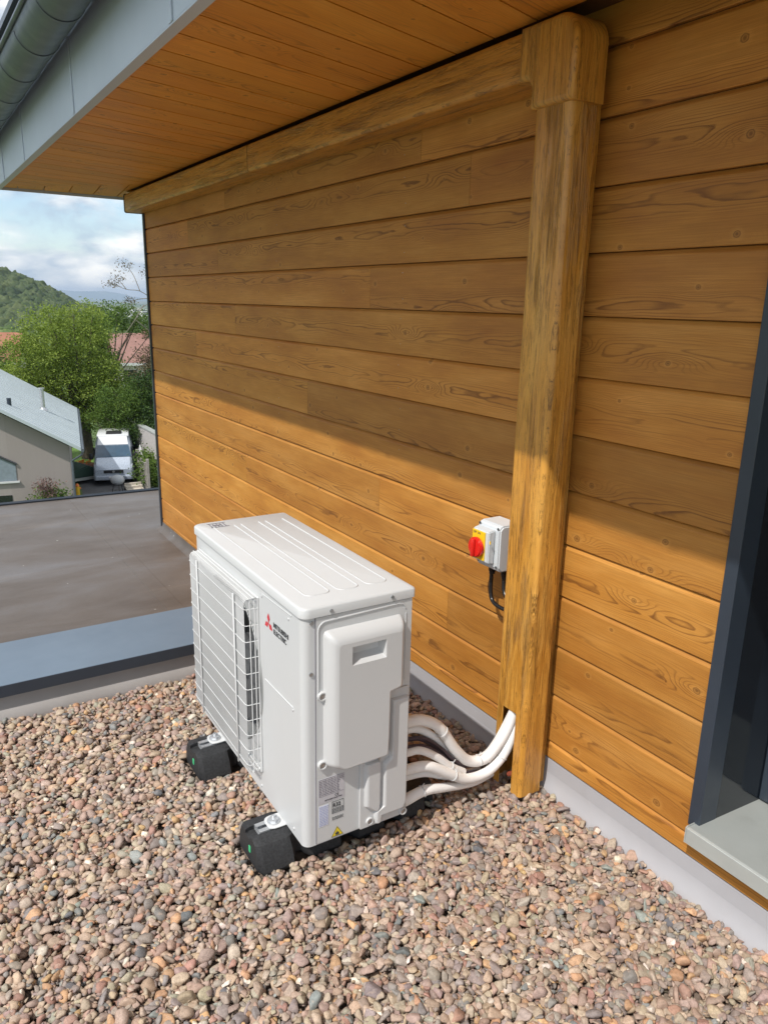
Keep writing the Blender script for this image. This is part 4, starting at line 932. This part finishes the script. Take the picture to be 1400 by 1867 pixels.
for s in (-1, 1):
    b = MB(); b.add([(s * .55, -.012 + .03, 1.02), (s * .93, .09, 1.02), (s * 1.0, .38, 1.30), (s * .72, .16, 1.14)], [(0, 1, 2, 3)] if s > 0 else [(3, 2, 1, 0)]); b.build('headlight', plain('headlight_lens', (.30, .34, .38), .15, coat=.8), van)
    b = MB(); b.box((s * 1.06 - .02 if s > 0 else -1.24, 1.1, 1.45), (1.24 if s > 0 else -1.04, 1.28, 1.85), .05, 2); b.build('mirror', blk, van, 40)
    b = MB(); b.box((s * 1.018 - (.008 if s > 0 else 0), 1.45, 1.50), (s * 1.018 + (.008 if s < 0 else .012), 2.3, 2.08)); b.build('side_window', M['glass'], van)
    for yy in (1.0, 3.7):
        b = MB(); b.cyl((s * .93, yy, .345), (1, 0, 0), .345, .24, 24, bev=.03); wl_ = b.build('wheel', blk, van, 40)
        b = MB(); b.cyl((s * 1.055, yy, .345), (1, 0, 0), .20, .02, 16); b.build('rim', steel, wl_, 40)

# --- small things on the drive
b = MB(); b.cyl((0, 0, .28), (0, 0, 1), .11, .56, 14, .10, bev=.02); hy = b.build('hydrant', plain('hydrant_yellow', (.80, .50, .03), .5), None, 40); hy.location = (5.45, 40.6, GZ + .004); tag(hy, 'small yellow standpipe with an orange cap beside the corner of the grey house', 'standpipe')
b = MB(); b.cyl((0, 0, .64), (0, 0, 1), .12, .14, 14, .05, bev=.02); b.cyl((.12, 0, .45), (1, 0, 0), .05, .1, 10); b.build('cap', plain('orange_cap', (.75, .22, .05), .5), hy, 40)
g = empty('kettle_barbecue', (7.45, 40.5, GZ + .004)); tag(g, 'round kettle barbecue under a pale cover in front of the van', 'barbecue')
bm = bmesh.new(); bmesh.ops.create_uvsphere(bm, u_segments=20, v_segments=12, radius=.36)
for v in bm.verts: v.co.z = v.co.z * .75 + .72
b = MB(); b.addbm(bm); b.build('cover', plain('pale_cover', (.42, .44, .46), .6), g, 60)
for k in range(3):
    a = 2 * math.pi * k / 3 + .5; b = MB(); b.tube([(.2 * math.cos(a), .2 * math.sin(a), .5), (.33 * math.cos(a), .33 * math.sin(a), 0)], .02, 6, 0); b.build('leg', blk, g)
b = MB()
for k in range(3): b.box((-.45, -.3 + .25 * k, 0), (.45, .3, .12 + .12 * k), .01, 1)
o = b.build('stone_steps', plain('pale_stone', (.50, .45, .38), .8), None); o.location = (8.35, 40.8, GZ + .004); tag(o, 'low pale stone steps to the right of the kettle barbecue', 'steps')
g = empty('covered_trailer', (6.15, 44.4, GZ + .004), R(15)); tag(g, 'low trailer under a dark green tarpaulin between the grey house and the van', 'trailer')
b = MB(); b.prism([(-.9, .35), (.9, .35), (.85, .72), (.2, .98), (-.5, .78), (-.9, .62)], 1, -1.0, 1.0, .06, 2); b.build('tarpaulin', plain('green_tarpaulin', (.02, .05, .035), .5), g, 40)
b = MB(); b.box((-.85, -.95, .2), (.85, .95, .36)); b.build('body', M['aluminium'], g)
for s in (-1, 1):
    b = MB(); b.cyl((s * .9, 0, .25), (1, 0, 0), .25, .14, 16); b.build('wheel', blk, g)
b = MB(); b.box((-.55, -.3, 0), (.55, .3, .34), .03, 2); pb = b.build('raised_planter', plain('terracotta_planter', (.35, .16, .10), .8), None, 40); pb.location = (7.15, 47.2, GZ + .004); tag(pb, 'low brown planter with orange flowers behind the left side of the van', 'planter')
b = MB()
for k in range(60):
    x, y, z = random.uniform(-.5, .35), random.uniform(-.25, .25), random.uniform(.34, .62); s_ = .06; b.add([(x - s_, y, z), (x, y - s_, z + .03), (x + s_, y, z), (x, y + s_, z + .05)], [(0, 1, 2, 3)])
b.build('flowers', plain('orange_flowers', (.80, .26, .03), .6), pb)
# fence posts and white wall beside the van
g = empty('garden_fence', (9.0, 41.5, GZ)); tag(g, 'weathered grey picket fence between the van and the pale wall', 'fence')
gw = plain('weathered_fence', (.34, .32, .29), .85, var=.25, scale=2); b = MB()
for k in range(22):
    y = -1.2 + k * .42; b.box((-.05 + k * .035, y, 0), (.02 + k * .035, y + .16, 1.35 + .12 * math.sin(k * 2.1)))
b.build('picket_panel', gw, g)
for k in (0, 7, 14, 21):
    b = MB(); y = -1.35 + k * .42; b.box((-.08 + k * .035, y, 0), (.05 + k * .035, y + .12, 1.75)); b.build('post', gw, g)
g = empty('boundary_wall', (9.9, 40.5, GZ)); tag(g, 'pale rendered wall with sloping top at the right edge of the view, beside the timber house corner', 'wall')
b = MB(); b.prism([(-2.5, 0), (7.5, 0), (7.5, 2.75), (1.5, 2.75), (-.5, 2.4), (-2.5, 2.4)], 0, 0.0, .25); b.build('wall', plain('pale_render', (.46, .44, .43), .85), g); 
b = MB(); b.box((-.04, -2.5, 2.76), (.29, 7.5, 2.84)); b.build('capping', M['aluminium'], g)
b = MB(); b.prism([(0, 0), (1.2, 0), (1.4, 1.2), (.9, 1.75), (.1, .9)], 0, 0, .03); o = b.build('white_sheet', plain('white_sheeting', (.70, .71, .72), .7), None); o.location = (9.45, 42.5, GZ + .2); tag(o, 'white sheet leaning against the fence beside the pale wall', 'sheet')

# --- vegetation
def leafmat(name, cols, tr=.35):
    t = NT(name); a = t.n('ShaderNodeAttribute', attribute_name='lf'); c = t.ramp(a.outputs['Fac'], [(0, cols[0]), (.5, cols[1]), (1, cols[2])])
    t.set(color=c, rough=.6, spec=.25); tl = t.n('ShaderNodeBsdfTranslucent'); t.l(c, tl.inputs[0]); ms = t.n('ShaderNodeMixShader'); ms.inputs[0].default_value = tr
    t.l(t.b.outputs[0], ms.inputs[1]); t.l(tl.outputs[0], ms.inputs[2]); t.l(ms.outputs[0], t.o.inputs[0]); return t.m
LM = dict(oak=leafmat('spring_oak_leaf', [(.11, .16, .02), (.215, .295, .045), (.33, .41, .085)]), mid=leafmat('green_leaf', [(.045, .085, .014), (.095, .165, .028), (.17, .25, .05)]),
          dark=leafmat('dark_leaf', [(.018, .04, .012), (.04, .08, .02), (.075, .13, .03)], .2), russet=leafmat('russet_leaf', [(.06, .045, .025), (.12, .09, .05), (.16, .14, .06)], .2), pink=leafmat('plum_leaf', [(.10, .06, .06), (.18, .11, .10), (.24, .17, .14)], .25))
bark = plain('bark', (.095, .075, .058), .9, var=.35, scale=4, bump=.6, bscale=12)
def leaves(blobs, per, size, seed):
    """leaf-sized quads gathered in clumps through each blob's volume"""
    rg = np.random.default_rng(seed); V = []; A = []
    for (cx_, cy_, cz_, rx, ry, rz__) in blobs:
        vol = (rx * ry * rz__) ** (1 / 3); ncl = max(8, int(per * vol * vol * 3.2)); 
        d = rg.normal(size=(ncl, 3)); d /= np.linalg.norm(d, axis=1)[:, None]; rad = rg.uniform(.25, 1, ncl) ** .45; cc = d * rad[:, None] * np.array([rx, ry, rz__]) + np.array([cx_, cy_, cz_])
        for c0 in cc:
            k = rg.integers(26, 60); sp = size * rg.uniform(2.2, 4.5); P = c0 + rg.normal(size=(k, 3)) * sp * np.array([1, 1, .6])
            nrm = rg.normal(size=(k, 3)) + np.array([0, 0, .5]); nrm /= np.linalg.norm(nrm, axis=1)[:, None]
            t1 = np.cross(nrm, rg.normal(size=(k, 3))); t1 /= np.linalg.norm(t1, axis=1)[:, None]; t2 = np.cross(nrm, t1); s = size * rg.uniform(.45, 1.0, (k, 1))
            q = np.stack([P - t1 * s, P - t2 * s * .6, P + t1 * s, P + t2 * s * .6], 1); V.append(q.reshape(-1, 3)); tone = np.clip(rg.uniform(.15, .85) + rg.normal(0, .10, k), 0, 1); A.append(np.repeat(tone, 4))
    return np.concatenate(V), np.concatenate(A)
def quadmesh(name, V, A, mat, parent=None, loc=(0, 0, 0)):
    V = V.astype(np.float32); nq = len(V) // 4; me = bpy.data.meshes.new(name); me.vertices.add(len(V)); me.vertices.foreach_set('co', V.ravel()); me.loops.add(nq * 4); me.loops.foreach_set('vertex_index', np.arange(nq * 4, dtype=np.int32))
    me.polygons.add(nq); me.polygons.foreach_set('loop_start', np.arange(0, nq * 4, 4, dtype=np.int32))
    at = me.attributes.new('lf', 'FLOAT', 'POINT'); at.data.foreach_set('value', A.astype(np.float32)); me.update(); me.validate(); me.materials.append(mat)
    o = bpy.data.objects.new(name, me); col.objects.link(o); o.location = loc
    if parent: o.parent = parent
    return o
def tree(name, base, blobs, lab_, cat='tree', mat='mid', per=9, size=.22, tr=.28, seed=1, grp=None, bare=0):
    root = empty(name, base); tag(root, lab_, cat, grp); bx_, by_, bz_ = base; rel = [(c[0] - bx_, c[1] - by_, c[2] - bz_) + tuple(c[3:]) for c in blobs]
    V, A = leaves(rel, per, size, seed); quadmesh('crown', V, A, LM[mat], root)
    rnd = random.Random(seed); b = MB(); cz_ = sum(c[2] for c in rel) / len(rel); fork = cz_ * .45
    b.tube([(0, 0, -.3), (rnd.uniform(-.1, .1), 0, fork * .5), (rnd.uniform(-.15, .15), .1, fork)], [tr * 1.25, tr, tr * .85], 9, 3)
    for c in rel:
        for q in range(4):
            e = (c[0] + rnd.uniform(-.6, .6) * c[3], c[1] + rnd.uniform(-.6, .6) * c[4], c[2] + rnd.uniform(-.3, .85) * c[5]); m_ = (e[0] * .45 + rnd.uniform(-.4, .4), e[1] * .45, fork + (e[2] - fork) * .45 + rnd.uniform(-.2, .3)); b.tube([(0, .05, fork * .92), m_, e], [tr * .38, tr * .2, tr * .05], 6, 4)
    b.build('trunk', bark, root, 60); return root
tree('oak_tree', (7.95, 50.2, GZ), [(5.6, 50, -2.2, 2.0, 2, 2.0), (6.4, 50, -1.0, 2.1, 2, 2.1), (8.2, 51, -.6, 1.9, 2, 1.9), (7.2, 50, -3.8, 2.2, 2.2, 1.7), (4.6, 50, -3.9, 1.9, 1.8, 1.3), (8.9, 50.5, -3.4, 1.7, 2, 1.5), (9.8, 50.5, -5.0, 1.8, 1.8, 1.3), (8.4, 50, -5.2, 1.8, 1.8, 1.0)], 'tall spreading oak with thin yellow green spring leaves behind the van', 'tree', 'oak', 13, .085, .34, 11)
tree('broadleaf_tree', (10.6, 53, GZ), [(9.3, 53, -.5, 1.0, 1.4, 1.0), (9.5, 52.5, -2.6, 1.1, 1.4, 1.3), (11.0, 52, -4.6, 1.6, 1.6, 1.1), (12.4, 52, -4.9, 1.4, 1.6, 1.0), (11.2, 52, -6.0, 1.8, 1.6, 1.1)], 'green leafy tree just right of the oak, below the far town', 'tree', 'mid', 13, .10, .2, 12)
tree('broadleaf_tree', (9.4, 46.8, GZ), [(9.3, 46.6, -4.6, 1.5, 1.4, 1.2), (10.0, 46.2, -5.6, 1.5, 1.4, 1.2), (8.5, 47, -5.7, 1.3, 1.3, .9), (10.6, 46.5, -4.2, 1.2, 1.2, 1.3)], 'bright green bushy tree hanging over the rear of the van', 'tree', 'mid', 18, .075, .2, 13)
tree('yew_tree', (10.9, 45.4, GZ), [(10.6, 45.4, -6.6, 1.5, 1.2, 1.3), (11.2, 45.8, -5.0, 1.3, 1.2, 1.3), (9.2, 46.9, -6.9, 1.2, 1, .9), (11.0, 46.3, -3.6, .9, .9, 1.0)], 'dark evergreen behind the fence beside the timber house corner', 'tree', 'dark', 18, .085, .2, 14)
tree('conifer', (11.3, 47, GZ), [(11.2, 47, -3.0, .75, .75, 1.1), (11.3, 47, -2.0, .5, .5, .8)], 'small russet brown tipped conifer below the pink roofed house', 'conifer', 'russet', 20, .08, .1, 15)
tree('broadleaf_tree', (4.0, 56, GZ), [(4.3, 56, -4.6, 2.0, 2, 1.3), (6.4, 55, -5.0, 1.8, 1.8, 1.5), (2.4, 57, -5.0, 1.6, 1.8, 1.2)], 'low yellow green tree behind the roof of the grey house', 'tree', 'oak', 10, .10, .2, 16)
tree('shrub', (3.15, 38.3 - 4.6, GZ + 1.0), [(3.0, 33.9, -6.9, .62, .4, .36), (3.35, 34.0, -6.75, .45, .4, .35), (2.7, 33.8, -7.2, .5, .4, .35)], 'green shrub growing against the grey house wall', 'shrub', 'mid', 30, .07, .03, 17)
tree('shrub', (3.05, 33.6, GZ + 1.0), [(2.95, 33.75, -6.25, .42, .35, .40), (3.2, 33.75, -6.35, .35, .3, .35)], 'plum coloured twiggy shrub above the green one against the grey house', 'shrub', 'pink', 22, .055, .025, 18)
tree('shrub', (9.6, 41.5, GZ), [(9.45, 41.2, -7.7, .4, 1.0, .7), (9.6, 42.6, -7.4, .4, 1.0, .7)], 'leafy climbing shrub between the picket fence and the pale wall', 'shrub', 'mid', 26, .09, .04, 19)
tree('broadleaf_tree', (12.2, 62, -8.5), [(12.4, 62, .0, 1.3, 1.3, .9), (14.2, 63, -.1, 1.5, 1.4, 1.0), (15.9, 63, -.6, 1.4, 1.4, 1.0), (11.2, 61, -1.0, 1.0, 1.2, 1.0)], 'green tree top just above the pink roofed house and below the far town', 'tree', 'mid', 8, .11, .2, 26)
tree('broadleaf_tree', (1.6, 66, -8.5), [(2.6, 66, -3.6, 1.8, 1.6, 1.2), (.6, 66, -3.9, 1.6, 1.6, 1.2), (5.0, 66, -3.4, 1.8, 1.6, 1.3)], 'green tree in front of the long orange roofed house at the left edge', 'tree', 'mid', 8, .11, .2, 27)
# bare twigs of a nearer tree rising past the wall corner
g = empty('bare_tree', (9.0, 30.5, GZ)); tag(g, 'tall thin tree with nearly bare twigs rising beside the wall corner against the sky', 'tree')
b = MB(); b.tube([(0, 0, 0), (-.3, 0, 4.5), (-1.0, 0, 8.2), (-1.9, 0, 9.9)], [.16, .12, .07, .035], 8, 4)
tw = [[(-1.9, 0, 9.9), (-2.45, 0, 10.25), (-2.95, 0, 10.3), (-3.45, 0, 10.5)], [(-2.45, 0, 10.25), (-2.62, .1, 10.8), (-2.85, .1, 11.15)], [(-1.9, 0, 9.9), (-2.3, .1, 9.7), (-2.6, .1, 9.5)], [(-2.95, 0, 10.3), (-3.2, .05, 10.65)], [(-1.9, 0, 9.9), (-1.7, 0, 10.5), (-2.1, .1, 10.95)], [(-2.3, .1, 9.75), (-2.7, 0, 9.2), (-3.1, 0, 8.7), (-3.6, 0, 8.35)], [(-2.1, 0, 10.0), (-2.5, .1, 9.95), (-2.8, .1, 9.85)], [(-2.7, 0, 9.2), (-2.1, 0, 8.7), (-1.6, 0, 8.2)]]
for p in tw: b.tube(p, [.017 - .010 * i / (len(p) - 1) for i in range(len(p))], 5, 4)
b.build('trunk', plain('pale_bark', (.22, .19, .16), .9), g, 60)
V, A = leaves([(-3.45, 0, 10.5, .12, .1, .1), (-2.9, .1, 11.2, .28, .15, .14), (-3.2, .05, 10.7, .1, .1, .14), (-2.1, .1, 10.95, .15, .1, .12), (-2.8, .1, 9.9, .1, .1, .06)], 1.5, .045, 5); kq = np.repeat(np.random.default_rng(1).random(len(V) // 4) < .3, 4); V, A = V[kq], A[kq]; quadmesh('crown', V, A, LM['russet'], g)

# --- houses beyond the trees
tile = plain('pink_tiles', (.27, .15, .125), .85, var=.14, scale=1.5); tile2 = plain('orange_tiles', (.30, .13, .08), .85, var=.2, scale=.8); cream = plain('cream_render', (.66, .62, .56), .85)
def cottage(name, loc, rz, w_, d_, h_, rh, mat, lab_, wins, chim=True):
    root = empty(name, loc, rz); tag(root, lab_, 'house'); b = MB(); b.prism([(0, 0), (d_, 0), (d_, h_), (d_ / 2, h_ + rh), (0, h_)], 0, -w_ / 2, w_ / 2)
    # prism along x: polygon given in (y, z)
    b.build('wall', cream, root); b = MB(); o_ = .5; k = rh / (d_ / 2)
    b.prism([(-o_, h_ - o_ * k + .05), (-o_, h_ - o_ * k + .28), (d_ / 2, h_ + rh + .28), (d_ + o_, h_ - o_ * k + .28), (d_ + o_, h_ - o_ * k + .05), (d_ / 2, h_ + rh + .05)], 0, -w_ / 2 - .4, w_ / 2 + .4); rf_ = b.build('roof', mat, root)
    b = MB(); b.box((-w_ / 2 - .4, -o_ - .08, h_ - o_ * k - .02), (w_ / 2 + .4, -o_, h_ - o_ * k + .24)); b.build('gutter', M['white'], rf_)
    if chim: b = MB(); b.box((-.2, d_ * .38, h_ + rh * .6), (.5, d_ * .38 + .7, h_ + rh + .7)); b.build('chimney', tile, rf_)
    for (x, z, ww, hh_) in wins:
        b = MB(); b.box((x, -.04, z), (x + ww, .0, z + hh_)); o = b.build('window', M['glass'], root); b = MB(); b.box((x - .1, -.12, z - .12), (x + ww + .1, -.041, z)); b.build('sill', M['white'], o)
    return root
cottage('cottage', (19.6, 77, -7.5), R(-8), 6.0, 7, 2.9, 2.3, tile, 'white house with a faded pink tiled roof seen above the trees at the wall corner', [(-2.6, .9, 1.3, 1.2), (-.6, .9, 1.2, 1.2), (1.4, .9, 1.2, 1.2)])
cottage('cottage', (8.2, 112, -9.5), R(-14), 7.4, 9, 2.6, 3.2, tile2, 'long house with an orange red tiled roof at the far left behind the trees', [(-2.8, .8, 1.3, 1.3), (-.6, .8, 1.3, 1.3), (1.5, .8, 1.3, 1.3)], False)
# --- far white town blocks
rr_ = random.Random(4)
for i in range(16):
    x = 330 + i * 15 + rr_.uniform(-6, 6); y = 1450 + rr_.uniform(-120, 200); w_ = rr_.uniform(10, 26); h_ = rr_.uniform(7, 17); b = MB(); b.box((-w_ / 2, -6, 0), (w_ / 2, 8, h_), mi=0)
    for k in range(int(h_ / 3.2)): b.box((-w_ / 2 + 1, -6.15, 1.4 + k * 3.2), (w_ / 2 - 1, -6.02, 2.5 + k * 3.2), mi=1)
    o = b.build('town_block', [plain('white_block', (.72, .71, .69), .8) if i == 0 else bpy.data.materials['white_block'], M['anthracite']]); o.location = (x, y, -36); tag(o, ('first', 'second', 'third', 'fourth', 'fifth', 'sixth', 'seventh', 'eighth', 'ninth', 'tenth', 'eleventh', 'twelfth', 'thirteenth', 'fourteenth', 'fifteenth', 'sixteenth')[i] + ' white block from the left in the far town below the horizon', 'building', 'white blocks of the far town')

# --- canopies: lumpy tree crowns merged into woods
def canopy(name, pts, lab_, cols, seed, kind='stuff'):
    rg = np.random.default_rng(seed); bm = bmesh.new(); bmesh.ops.create_icosphere(bm, subdivisions=3, radius=1); v0 = np.array([x.co[:] for x in bm.verts]); f0 = np.array([[q.index for q in x.verts] for x in bm.faces]); bm.free()
    V = []; F = []; A = []; nv = 0
    for (x, y, z, r_) in pts:
        ph = rg.uniform(0, 6.28, 9); d = v0; n_ = 1 + .13 * np.sin(d[:, 0] * 5 + ph[0]) * np.sin(d[:, 1] * 6 + ph[1]) + .12 * np.sin(d[:, 2] * 7 + ph[2]) * np.sin(d[:, 0] * 8 + ph[3]) + rg.normal(0, .075, len(d))
        S = d * n_[:, None] * np.array([r_, r_, r_ * rg.uniform(.85, 1.35)]) + np.array([x, y, z]); V.append(S); F.append(f0 + nv); nv += len(S); A.append(np.clip(rg.uniform(.1, .9) + rg.normal(0, .12, len(d)), 0, 1))
    V = np.concatenate(V).astype(np.float32); F = np.concatenate(F).astype(np.int32); me = bpy.data.meshes.new(name); me.vertices.add(len(V)); me.vertices.foreach_set('co', V.ravel()); me.loops.add(F.size); me.loops.foreach_set('vertex_index', F.ravel()); me.polygons.add(len(F)); me.polygons.foreach_set('loop_start', np.arange(0, F.size, 3, dtype=np.int32))
    at = me.attributes.new('lf', 'FLOAT', 'POINT'); at.data.foreach_set('value', np.concatenate(A).astype(np.float32)); me.update()
    me.materials.append(leafmat(name + '_leaf', cols, .1)); o = bpy.data.objects.new(name, me); col.objects.link(o); tag(o, lab_, 'wood', kind=kind); return o
rg = np.random.default_rng(3)
# hill: a long ridge that falls towards the right
def hill_h(x, y):
    # ridge line crest height as a function of x, cross profile in y
    cr = np.interp(x, [-400, -100, 20, 79, 102, 122, 134, 170, 240], [140, 85, 36, 16, 8, -2, -10, -20, -32]); return cr
def hz(x, y):
    t_ = np.clip((y - 420) / 280.0, 0, 1); s_ = t_ * t_ * (3 - 2 * t_); base = np.interp(y, [160, 300, 700, 1500], [-12, -17, -24, -34]); xs_ = x * (700.0 / np.maximum(y, 1)) * 1.0 + 0
    top = hill_h(xs_, y); back = np.clip((y - 720) / 500.0, 0, 1); return base + (np.maximum(top - base, -2)) * s_ * (1 - back) - 3
xsg = np.linspace(-500, 420, 93); ysg = np.linspace(380, 1300, 60); vs = [(x, y, float(hz(x, y))) for y in ysg for x in xsg]; nx_ = len(xsg); b = MB(); b.add(vs, [(j * nx_ + i, j * nx_ + i + 1, (j + 1) * nx_ + i + 1, (j + 1) * nx_ + i) for j in range(len(ysg) - 1) for i in range(nx_ - 1)]); o = b.build('hill', M['plain']); tag(o, kind='structure')
pts = []
for i in range(3600):
    y = rg.uniform(400, 760); x = rg.uniform(.02, .245) * y + rg.uniform(-8, 8); r_ = rg.uniform(2.6, 5.2); z = float(hz(x, y)); pts.append((x, y, z + r_ * .55, r_))
canopy('hillside_forest', pts, 'dark green forest covering the hill at the far left', [(.030, .052, .018), (.055, .085, .028), (.10, .125, .045)], 21)
pts = []
for i in range(420):
    y = rg.uniform(90, 330); x = rg.uniform(.10, .36) * y; base = float(np.interp(y, [75, 110, 160, 300, 700], [GZ, -9.5, -12, -17, -24])); r_ = rg.uniform(1.6, 3.2)
    if 60 < y < 130 and (.19 * y > x or x > .30 * y): continue
    pts.append((x, y, base + r_ * rg.uniform(.6, 1.5), r_))
canopy('distant_wood', pts, 'belt of mixed green trees beyond the houses', [(.045, .08, .02), (.085, .135, .035), (.17, .21, .07)], 22)
# blue ridge on the horizon
b = MB(); vs = []; X = np.linspace(-9000, 16000, 80)
for x in X: vs += [(x, 17000, -120), (x, 17600, 30 + 60 * math.sin(x * .0007) + 40 * math.sin(x * .0019 + 1) + 25 * math.sin(x * .005)), (x, 19500, -150)]
b.add(vs, [(3 * i + j, 3 * i + 3 + j, 3 * i + 4 + j, 3 * i + 1 + j) for i in range(79) for j in range(2)]); tag(b.build('mountains', M['plain'], None, 60), kind='structure')
# haze over the valley
hm = bpy.data.materials.new('valley_air'); hm.use_nodes = True; ht = hm.node_tree; ht.nodes.clear(); ho = ht.nodes.new('ShaderNodeOutputMaterial'); hv = ht.nodes.new('ShaderNodeVolumePrincipled')
hv.inputs['Color'].default_value = (.62, .78, 1.0, 1); hv.inputs['Density'].default_value = 1.1e-4; hv.inputs['Anisotropy'].default_value = .2; ht.links.new(hv.outputs[0], ho.inputs['Volume'])
b = MB(); b.box((-21000, -300, -152), (21000, 20000, 160)); o = b.build('haze', hm); tag(o, kind='stuff')
print('OBJECTS', len(bpy.data.objects))
